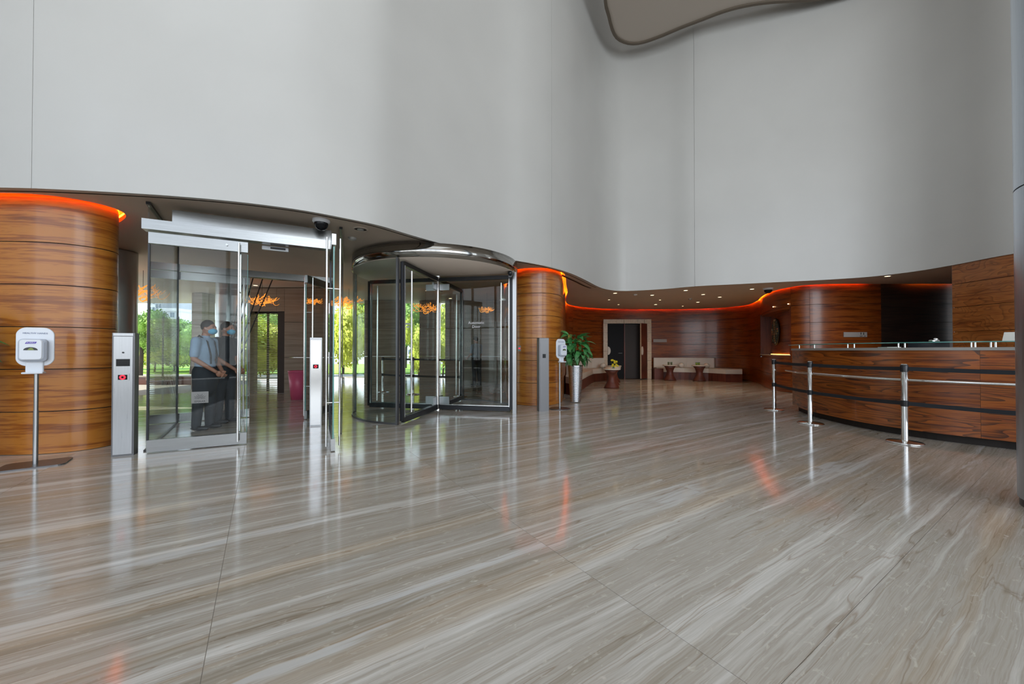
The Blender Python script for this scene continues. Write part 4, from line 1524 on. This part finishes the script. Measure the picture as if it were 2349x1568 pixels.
for ti, n_ in ((0, 'left'), (1, 'right')):
    q = tabs[ti][0]
    for k, dx in enumerate((-.05, .06) if ti == 0 else (-.07, .02)):
        o = thing('tumbler', 'small amber glass on the %s side table by the long banquette, %s of the pair' % ('first' if ti == 0 else 'second', 'left' if k == 0 else 'right'), 'glass', (q.x + dx - (.04 if ti else 0), q.y + .05, .60))
        MB().lathe([(.0, 0), (.034, 0), (.040, .11), (.037, .11), (.032, .01), (0, .01)], 16, cap=False).build('cup', M_SHELF, o)
        MB().lathe([(.0, .012), (.031, .012), (.036, .09), (0, .09)], 14, cap=False).build('filling', M_GOLDEN if ti else M_AMBER.copy() if False else plain('tan_filling', (.45, .25, .10), .5), o)

# ------------------------------------------------------------------ oval artwork in the niche
sA = s_at_px(nich_b, 1786)
ca = subpath(offset(nich_b, SP * .06), sA, sA + .02)
tdir = Vector(ca[1]) - Vector(ca[0])
art = thing('wall_artwork', 'round dark mosaic disc with gold blocks hung above the lit niche shelf', 'artwork', (ca[0][0], ca[0][1], 1.74), math.atan2(tdir.y, tdir.x) + (PI if SP > 0 else 0))
MB().lathe([(0, 0), (.40, 0), (.415, .015), (.40, .03), (0, .03)], 48, M=UPR, cap=False).build('disc', plain('mosaic_black', (.015, .016, .014), .4), art)
cols = [plain('mosaic_gold', (.42, .26, .08), .35, .6), plain('mosaic_green', (.05, .06, .03), .5), plain('mosaic_copper', (.35, .14, .07), .4, .5), plain('mosaic_tan', (.40, .32, .20), .5)]
for i in range(-5, 6):
    for j in range(-5, 6):
        x, z = i * .07, j * .07
        if math.hypot(x, z) > .36:
            continue
        g = abs(i) <= 1 or (abs(j) <= 1 and abs(i) >= 3)
        mt = cols[R.choice([0, 2, 3])] if g and R.random() < .75 else cols[1]
        w = R.uniform(.035, .066)
        MB().box((x, -.035 - R.uniform(0, .012), z), (w, .02, R.uniform(.035, .066))).build('block', mt, art)

# ------------------------------------------------------------------ people
def remeshed(m, vox, name, mats, parent, smooth_it=4):
    me = m.mesh(name, mats)
    o = bpy.data.objects.new(name, me)
    COL.objects.link(o)
    md = o.modifiers.new('r', 'REMESH')
    md.mode = 'VOXEL'
    md.voxel_size = vox
    md2 = o.modifiers.new('s', 'SMOOTH')
    md2.iterations = smooth_it
    md2.factor = .5
    dg = bpy.context.evaluated_depsgraph_get()
    me2 = bpy.data.meshes.new_from_object(o.evaluated_get(dg))
    for p in me2.polygons:
        p.use_smooth = True
    o.modifiers.clear()
    o.data = me2
    o.parent = parent
    return o

def limb(m, pts, rs):
    for (a, ra), (b, rb) in zip(list(zip(pts, rs)), list(zip(pts, rs))[1:]):
        m.cyl(a, b, ra, 14, rb)
        m.ball(a, ra, 12, 8)
        m.ball(b, rb, 12, 8)

def person(loc, rz, label, pose='clasp', hgt=1.66, shirt=M_SHIRT, legs=M_NAVY, mask=True, tilt=.25, apron=True):
    t = thing('person', label, 'person', loc, rz)
    k = hgt / 1.70
    t.scale = (k, k, k)
    V_ = Vector
    hd = V_((.03 + tilt * .10, 0, 1.575))
    if pose == 'clasp':
        arms = [[V_((0, s * .185, 1.37)), V_((.0, s * .235, 1.10)), V_((.21, s * .075, .90))] for s in (-1, 1)]
    else:
        arms = [[V_((0, -.185, 1.37)), V_((.02, -.225, 1.09)), V_((.10, -.21, .86))], [V_((0, .185, 1.37)), V_((.04, .225, 1.10)), V_((.22, .20, .98))]]
    lg = [[V_((0, s * .09, .90)), V_((.02 * s, s * .095, .49)), V_((-.02 + .03 * s, s * .10, .09))] for s in (-1, 1)]
    m = MB()
    # torso, neck, head
    m.ball((0, 0, 1.22), (.11, .17, .22), 20, 14)
    m.ball((.01, 0, .98), (.105, .15, .17), 20, 12)
    m.ball((0, 0, 1.345), (.085, .185, .075), 20, 10)
    limb(m, [V_((0, 0, 1.38)), V_((.015, 0, 1.48))], [.058, .052])
    m.ball(tuple(hd), (.092, .075, .112), 24, 18)
    m.ball((hd.x + .03, 0, hd.z - .06), (.055, .052, .055), 16, 12)
    m.cyl((hd.x + .085, 0, hd.z + .015), (hd.x + .108, 0, hd.z - .022), .010, 8, .016)
    for s in (-1, 1):
        m.ball((hd.x - .005, s * .076, hd.z - .01), (.020, .010, .030), 10, 8)
        m.ball((hd.x + .078, s * .032, hd.z + .018), (.012, .018, .010), 8, 6)
    for a in arms:
        limb(m, a, [.050, .040, .026])
        w = a[2]
        d = (a[2] - a[1]).normalized()
        side = V_((0, 1, 0)) if a[0].y > 0 else V_((0, -1, 0))
        palm = w + d * .045
        inn = V_((0, -.03 if a[0].y > 0 else .03, 0)) if pose == 'clasp' else V_((0, 0, 0))
        m.ball(tuple(palm + inn * .3), (.030, .022, .042), 12, 8)
        up_ = d.cross(side).normalized()
        for f in range(4):
            b0 = palm + up_ * (.024 - .016 * f) + d * .03 + inn * .4
            c1 = b0 + d * (.030 + .004 * (1.5 - abs(f - 1.5))) + inn * .5
            c2 = c1 + d * .016 + inn * .9 - side * .006
            limb(m, [b0, c1, c2], [.0095, .0085, .0075])
        tb_ = palm + up_ * .028 - d * .01
        limb(m, [tb_, tb_ + up_ * .016 + d * .025, tb_ + up_ * .014 + d * .048 + inn * .4], [.012, .010, .008])
    for a in lg:
        limb(m, a, [.085, .055, .038])
    remeshed(m, .0075, 'body', [M_SKIN], t, 3)
    # clothes
    c = MB()
    c.ball((0, 0, 1.20), (.128, .188, .235), 22, 14)
    c.ball((0, 0, 1.35), (.098, .20, .085), 20, 10)
    c.ball((.01, 0, 1.00), (.122, .165, .13), 20, 12)
    for a in arms:
        limb(c, [a[0], a[0].lerp(a[1], .78)], [.068, .060])
    limb(c, [V_((0, 0, 1.38)), V_((.01, 0, 1.43))], [.075, .062])
    remeshed(c, .016, 'shirt', [shirt], t, 4)
    c = MB()
    c.ball((.005, 0, .93), (.128, .172, .13), 20, 12)
    for a in lg:
        limb(c, [a[0], a[1], a[2] - V_((0, 0, .02))], [.108, .078, .062])
    if apron:
        c.ball((.07, 0, .78), (.085, .17, .26), 18, 12)
    remeshed(c, .016, 'trousers', [legs], t, 4)
    for s, a in zip((-1, 1), lg):
        MB().ball((a[2].x + .055, a[2].y, .038), (.135, .048, .038), 16, 8).build('shoe', M_BLACK, t)
    if apron:
        m = MB()
        for s in (-1, 1):
            m.tube([(-.09, s * .05, 1.40), (-.02, s * .095, 1.455), (.09, s * .08, 1.36), (.135, s * .07, 1.15), (.13, s * .06, 1.02)], .012, 6)
        m.build('apron_strap', M_NAVY, t)
    hr = MB().ball((hd.x - .014, 0, hd.z + .030), (.094, .083, .098), 22, 14)
    vs = [(x, y, max(z, hd.z + .028 - .55 * (hd.x + .055 - x) if x < hd.x + .055 else hd.z + .055)) for x, y, z in hr.v]
    hr.v = vs
    hr.build('hair', M_HAIR, t)
    m = MB()
    for s in (-1, 1):
        m.ball((hd.x + .088, s * .033, hd.z + .012), (.006, .013, .006), 10, 6)
    m.build('eye', M_BLACK, t)
    if mask:
        m = MB()
        m.ball((hd.x + .052, 0, hd.z - .050), (.066, .066, .052), 20, 12)
        m.build('face_mask', M_MASK, t)
        m = MB()
        for s in (-1, 1):
            m.tube([(hd.x + .06, s * .062, hd.z - .04), (hd.x, s * .086, hd.z - .01)], .002, 5)
        m.build('mask_loop', M_LWHITE, t)
    return t
person((-4.50, 5.62, 0), math.radians(5), 'person in pale blue shirt, dark apron and blue mask standing behind the closed glass door', hgt=1.60)
person((-4.60, 6.15, 0), math.radians(2), 'mirrored double of the person in the apron, modelled in charcoal vest and mask', hgt=1.62, shirt=M_NAVY, apron=False, tilt=.1)  # the first person's double in the glass, built as a second figure
person((-1.16, 12.6, 0), math.radians(140), 'person in pale shirt and dark trousers seen through the revolving door', 'walk', hgt=1.62, mask=False, apron=False)

# ------------------------------------------------------------------ porch and outside
# portico stone wall with louvred window and dark door
YW = 10.4
def bx(x0, x1, z0, z1, y=YW, t=.3):
    return MB().box(((x0 + x1) / 2, y + t / 2, (z0 + z1) / 2), (x1 - x0, t, z1 - z0))
X = lambda px_, Y: (px_ - CX) / F * Y
pw = struct(bx(X(566, YW), X(574, YW), 0, CEIL - .02).build('wall_porch', M_STONE))
for x0, x1, z0, z1 in ((574, 634, 2.22, CEIL - .02), (634, 652, 2.22, CEIL - .02), (652, 700, 0, .96), (652, 700, .97, 1.92), (652, 700, 1.93, CEIL - .02), (701, 742, 0, .96), (701, 742, .97, 1.92), (701, 742, 1.93, CEIL - .02)):
    bx(X(x0, YW) + .003, X(x1, YW) - .003, z0, z1).build('stone', M_STONE, pw)
bx(X(634, YW), X(652, YW), 0, 2.22, YW + .05, .2).build('dark_panel', M_DARKW, pw)
w1 = struct(MB().box((X(604, YW), YW + .22, 2.20), (X(634, YW) - X(574, YW), .08, .05)).build('window_1', M_DKMET))
MB().box((X(604, YW), YW + .2, 1.1), (.03, .06, 2.16)).build('mullion', M_DKMET, w1)
MB().box((X(604, YW), YW + .24, 1.1), (X(634, YW) - X(574, YW), .01, 2.16)).build('pane', M_GLASS, w1)
wl = MB()
for k in range(44):
    z = .04 + k * .049
    wl.box((X(604, YW), YW + .15, z), (X(634, YW) - X(574, YW) - .02, .045, .014))
wl.build('blind_slats', M_BRONZE, w1, kind='stuff')

# louvred screen in the porch on the left
ls = thing('louvre_screen', 'horizontal louvre screen in the porch behind the closed door leaf', 'screen', (X(372, 12.9), 12.9, 0))
wl = MB()
for k in range(40):
    wl.box((0, 0, .18 + k * .052), (X(408, 12.9) - X(338, 12.9), .06, .014))
wl.build('slats', M_BRONZE, ls, kind='stuff')
for dx in (-.5, 0, .5):
    MB().box((dx * (X(408, 12.9) - X(338, 12.9)), .03, 1.15), (.03, .04, 2.3)).build('upright', M_DKMET, ls)
pl_ = thing('planter_box', 'low brown planter wall at the outer edge of the porch', 'planter', (X(400, 13.1) - .4, 13.2, 0))
MB().box((0, 0, .13), (4.4, .35, .26)).build('box', M_WOODR, pl_)
MB().box((0, 0, .27), (4.46, .4, .03)).build('coping', M_STONE, pl_)

# porch pillars
for i, (a, b, Y, mt, l) in enumerate(((842, 925, 13.3, M_STONE, 'wide brown porch pillar seen left of the front wing of the revolving door'),
                             (966, 1008, 13.4, M_STONE, 'brown porch pillar seen at the centre pole of the revolving door'),
                             (1024, 1172, 13.3, M_STONE, 'widest brown porch wall slab behind the revolving door'),
                             (455, 478, 11.6, M_STONE, 'slim stone porch pier behind the person in the apron'))):
    x0, x1 = X(a, Y), X(b, Y)
    t = thing('porch_pillar', l, 'pillar', ((x0 + x1) / 2, Y, 0))
    for k in range(3):
        MB().box((0, 0, k * .955 + .477), (x1 - x0, .5, .945)).build('stone', mt, t)
rcx = MB().lathe([(.24, 0), (.24, CEIL - .005)], 32).build('round_column', M_STEEL)
rcx.location = (X(522, 9.2), 9.2, 0)
tag(rcx, 'round steel porch column behind the standing person and the mirrored double', 'column')
for k, (a, b, c_) in enumerate(((496, 560, 600), (501, 574, 575), (506, 590, 565), (499, 548, 620), (505, 600, 600))):  # reflections of trees and structure, built as slanting rods
    p0 = at(a, 880, 8.3 + k * .08)
    p1_ = Vector((X(b, 8.6), 8.6 + k * .1, CEIL - .01))
    o = MB().cyl((p0.x, p0.y, .0), tuple(p1_), .012, 8).build('reflected_streak', M_DKMET)
    tag(o, 'slanting dark reflected streak built as rod by the porch column, ' + ('second lowest lean', 'one leaning through the middle', 'one starting farthest right', 'steepest of the five', 'flattest of the five')[k], 'rod', 'slanting reflections built as rods in the porch')
# pink mirror image in the glass, built as a tapered bin
pb = thing('reflected_bin', 'pink mirror image shaped as a tapered bin in the porch beside the open outer door', 'bin', (X(682, 9.1), 9.1, 0))
MB().lathe([(.0, 0), (.13, 0), (.19, .66), (.18, .66), (.12, .02), (0, .02)], 24, cap=False).build('reflected_bin_body', M_PINK, pb)
MB().lathe([(.195, .65), (.20, .67), (.185, .68)], 24, cap=False).build('rim', M_PINK, pb)

# glass reflections of chandeliers, built as hanging curls of glowing amber
def reflection(px_, py_, Y, w, label, seed):
    r = random.Random(seed)
    q = at(px_, py_, Y)
    t = thing('reflection', label, 'reflection', (q.x, Y, q.z))
    for k in range(34):
        x, y, z = r.uniform(-.5, .5) * w, r.uniform(-.18, .18) * w, r.uniform(-.16, .14) * w
        pts = []
        a = r.uniform(0, 6.28)
        ra = w * r.uniform(.06, .16)
        for i in range(9):
            tt = i / 8
            pts.append((x + (tt - .5) * w * .32 + ra * .7 * math.cos(a + tt * 5.2), y + ra * math.sin(a + tt * 4) * .6, z + ra * math.sin(a + tt * 5.2) * .8))
        MB().tube(pts, .0075 * w / .6, 5, .0035).build('curl', M_AMBER, t)
    pts = [(w * (.02 + .12 * math.cos(b_ * .9)), 0, -w * (.16 + .10 * math.sin(b_ * .9) + .02 * b_)) for b_ in range(8)]
    MB().tube(pts, .014 * w / .6, 6, .006).build('curl', M_AMBER, t)
    MB().cyl((0, 0, 0), (0, 0, CEIL - q.z), .004, 6).build('cord', M_DKMET, t)
reflection(328, 668, 8.2, .72, 'reflected amber curled glass chandelier beside the round metal column', 1)
reflection(601, 686, 9.6, .58, 'reflected amber curled glass chandelier above the louvred window of the porch', 2)
reflection(719, 690, 9.8, .34, 'small reflected amber chandelier seen over the bright steel pillar', 3)
reflection(800, 692, 10.6, .66, 'reflected amber curled glass chandelier left of the revolving door drum', 4)
reflection(976, 705, 10.8, .60, 'reflected amber curled glass chandelier seen between the revolving door wings', 5)
reflection(1117, 709, 11.4, .36, 'smallest reflected amber chandelier seen through the right wing of the revolving door', 6)
for px_, py_, l in ((421, 623, 'porch downlight seen over the closed door leaf'), (586, 654, 'porch downlight above the louvred window'), (980, 666, 'porch downlight seen beside the centre pole'), (1033, 684, 'porch downlight seen behind the rear wing')):
    p = fl(px_, py_, CEIL)
    t = thing('downlight', l, 'ceiling light', (p.x, p.y, CEIL - .001))
    for n_, me in (('lamp_glow', lamp_me), ('trim_ring', ring_me)):
        o = bpy.data.objects.new(n_, me)
        COL.objects.link(o)
        o.parent = t

# ground outside, lawn, road, trees, towers
gnd = struct(MB().box((-10, 60, -.12), (160, 91, .1)).build('ground', M_ROAD))
lw_ = struct(MB().box((-20, 27, -.045), (60, 14, .05)).build('lawn', M_LAWN))

def foliage(seed, r=(1, 1, 1), n=5200, ls_=.055):
    rr = random.Random(seed)
    m = MB()
    blobs = [(rr.uniform(-.5, .5), rr.uniform(-.5, .5), rr.uniform(-.4, .5), rr.uniform(.35, .6)) for _ in range(9)]
    vs, fs = [], []
    for i in range(n):
        b = blobs[i % 9]
        d = Vector((rr.gauss(0, 1), rr.gauss(0, 1), rr.gauss(0, 1))).normalized() * b[3] * rr.uniform(.8, 1.05)
        c = Vector((b[0] + d.x, b[1] + d.y, b[2] + d.z))
        u = Vector((rr.gauss(0, 1), rr.gauss(0, 1), rr.gauss(0, 1))).normalized()
        w_ = u.cross(d).normalized() * ls_ * rr.uniform(.5, 1)
        u = u * ls_ * rr.uniform(.6, 1.2)
        k = len(vs)
        vs += [tuple(c - u), tuple(c + w_ * .6), tuple(c + u), tuple(c - w_ * .6)]
        fs.append((k, k + 1, k + 2, k + 3))
    m.add(vs, fs)
    for b in blobs:
        m.ball(b[:3], b[3] * .8, 10, 7)
    m.v = [(x * r[0], y * r[1], z * r[2]) for x, y, z in m.v]
    return m
FM = [foliage(s).mesh('foliage', M_GREEN) for s in (1, 2)]
FM2 = [foliage(s + 5).mesh('foliage', M_GREEN2) for s in (1, 2)]
def tree(x, y, h, w, hedge, label):
    t = thing('tree' if not hedge else 'shrub', label, 'tree' if not hedge else 'shrub', (x, y, 0))
    h *= .9
    cz = h * .62 if not hedge else h * .5
    o = bpy.data.objects.new('foliage', (FM2 if hedge else FM)[R.randrange(2)])
    COL.objects.link(o)
    o.parent = t
    o.location = (0, 0, cz)
    o.scale = (w / 1.9, w / 1.9, (h - cz) / .95)
    o.rotation_euler = (0, 0, R.uniform(0, 6))
    o['kind'] = 'stuff'
    MB().tube([(0, 0, -.05), (.06, 0, cz * .5), (-.04, .05, cz)], .10 if not hedge else .04, 8, .05).build('trunk', M_BARK, t)
tr = [(322, 18, 3.6, 2.2, 0), (355, 21, 3.3, 3.6, 1), (400, 22, 3.1, 3.4, 1), (440, 20, 3.2, 2.2, 0), (385, 30, 4.4, 4.0, 0), (475, 24, 3.6, 3.4, 1), (510, 21, 3.4, 2.8, 0), (545, 19, 3.3, 2.6, 1), (575, 16.5, 3.2, 2.2, 1),
      (615, 15, 3.0, 2.4, 1), (650, 18, 3.8, 2.4, 0), (745, 19, 3.5, 2.6, 0), (786, 20, 4.0, 2.2, 0), (815, 17, 3.9, 2.4, 1), (845, 23, 5.2, 3.4, 0), (945, 19, 4.4, 2.6, 0), (930, 26, 5.2, 3.4, 0), (1016, 18, 4.2, 2.2, 1), (960, 16.5, 3.2, 1.2, 1), (300, 24, 4.0, 3.4, 1)]
where = ['in the gap beside the round column', 'pale green at the left end behind the closed door', 'behind the louvre screen', 'dark green in front of the far towers', 'farther back before the far towers', 'behind the person in the apron',
         'behind the round steel porch column', 'seen at the pull bars of the closed door', 'left in the louvred window', 'bright in the louvred window', 'hidden behind the stone porch wall', 'seen through the open door leaf', 'between the open door and the drum',
         'behind the left edge of the drum', 'tall one behind the wide porch pillar', 'seen just right of the front wing', 'tall one right of the front wing, farther off', 'seen just right of the centre pole', 'low one right of the front wing', 'in the gap left of the closed door']
for (px_, Y, h, w, hg), wh in zip(tr, where):
    tree(X(px_, Y), Y, h, w, hg, ('bright yellow-green shrub outside, ' if hg else 'dark green leafy tree outside, ') + wh)

def tower(px0, px1, Y, h, label, mat=M_BLDG):
    x0, x1 = X(px0, Y), X(px1, Y)
    t = thing('tower_block', label, 'building', ((x0 + x1) / 2, Y, 0))
    w = x1 - x0
    MB().box((0, 0, h / 2), (w, 8, h)).build('walls', mat, t)
    m = MB()
    n = max(2, int(w / 1.5))
    for i in range(n):
        for k in range(int(h / 1.6)):
            m.box((-w / 2 + (i + .5) * w / n, -4.02, .9 + k * 1.6), (w / n * .5, .1, .85))
    m.build('windows', M_BLDW, t, kind='stuff')
    MB().box((0, 0, h + .2), (w + .4, 8.4, .5)).build('roof', mat, t)
tower(376, 392, 90, 24, 'tall white tower block far behind the shrubs, left of the pair')
tower(394, 408, 84, 22, 'narrow white tower beside the tall one, nearer the mullion', plain('grey_facade', (.5, .53, .56), .6))
tower(424, 446, 92, 20, 'white tower block far off, right of the mullion')
tower(414, 448, 70, 8, 'low white building with round front below the towers')
tower(536, 572, 95, 26, 'pale tower block seen at the pull bars of the closed door')
tower(930, 960, 80, 14, 'pale building seen behind the front wing of the revolving door')
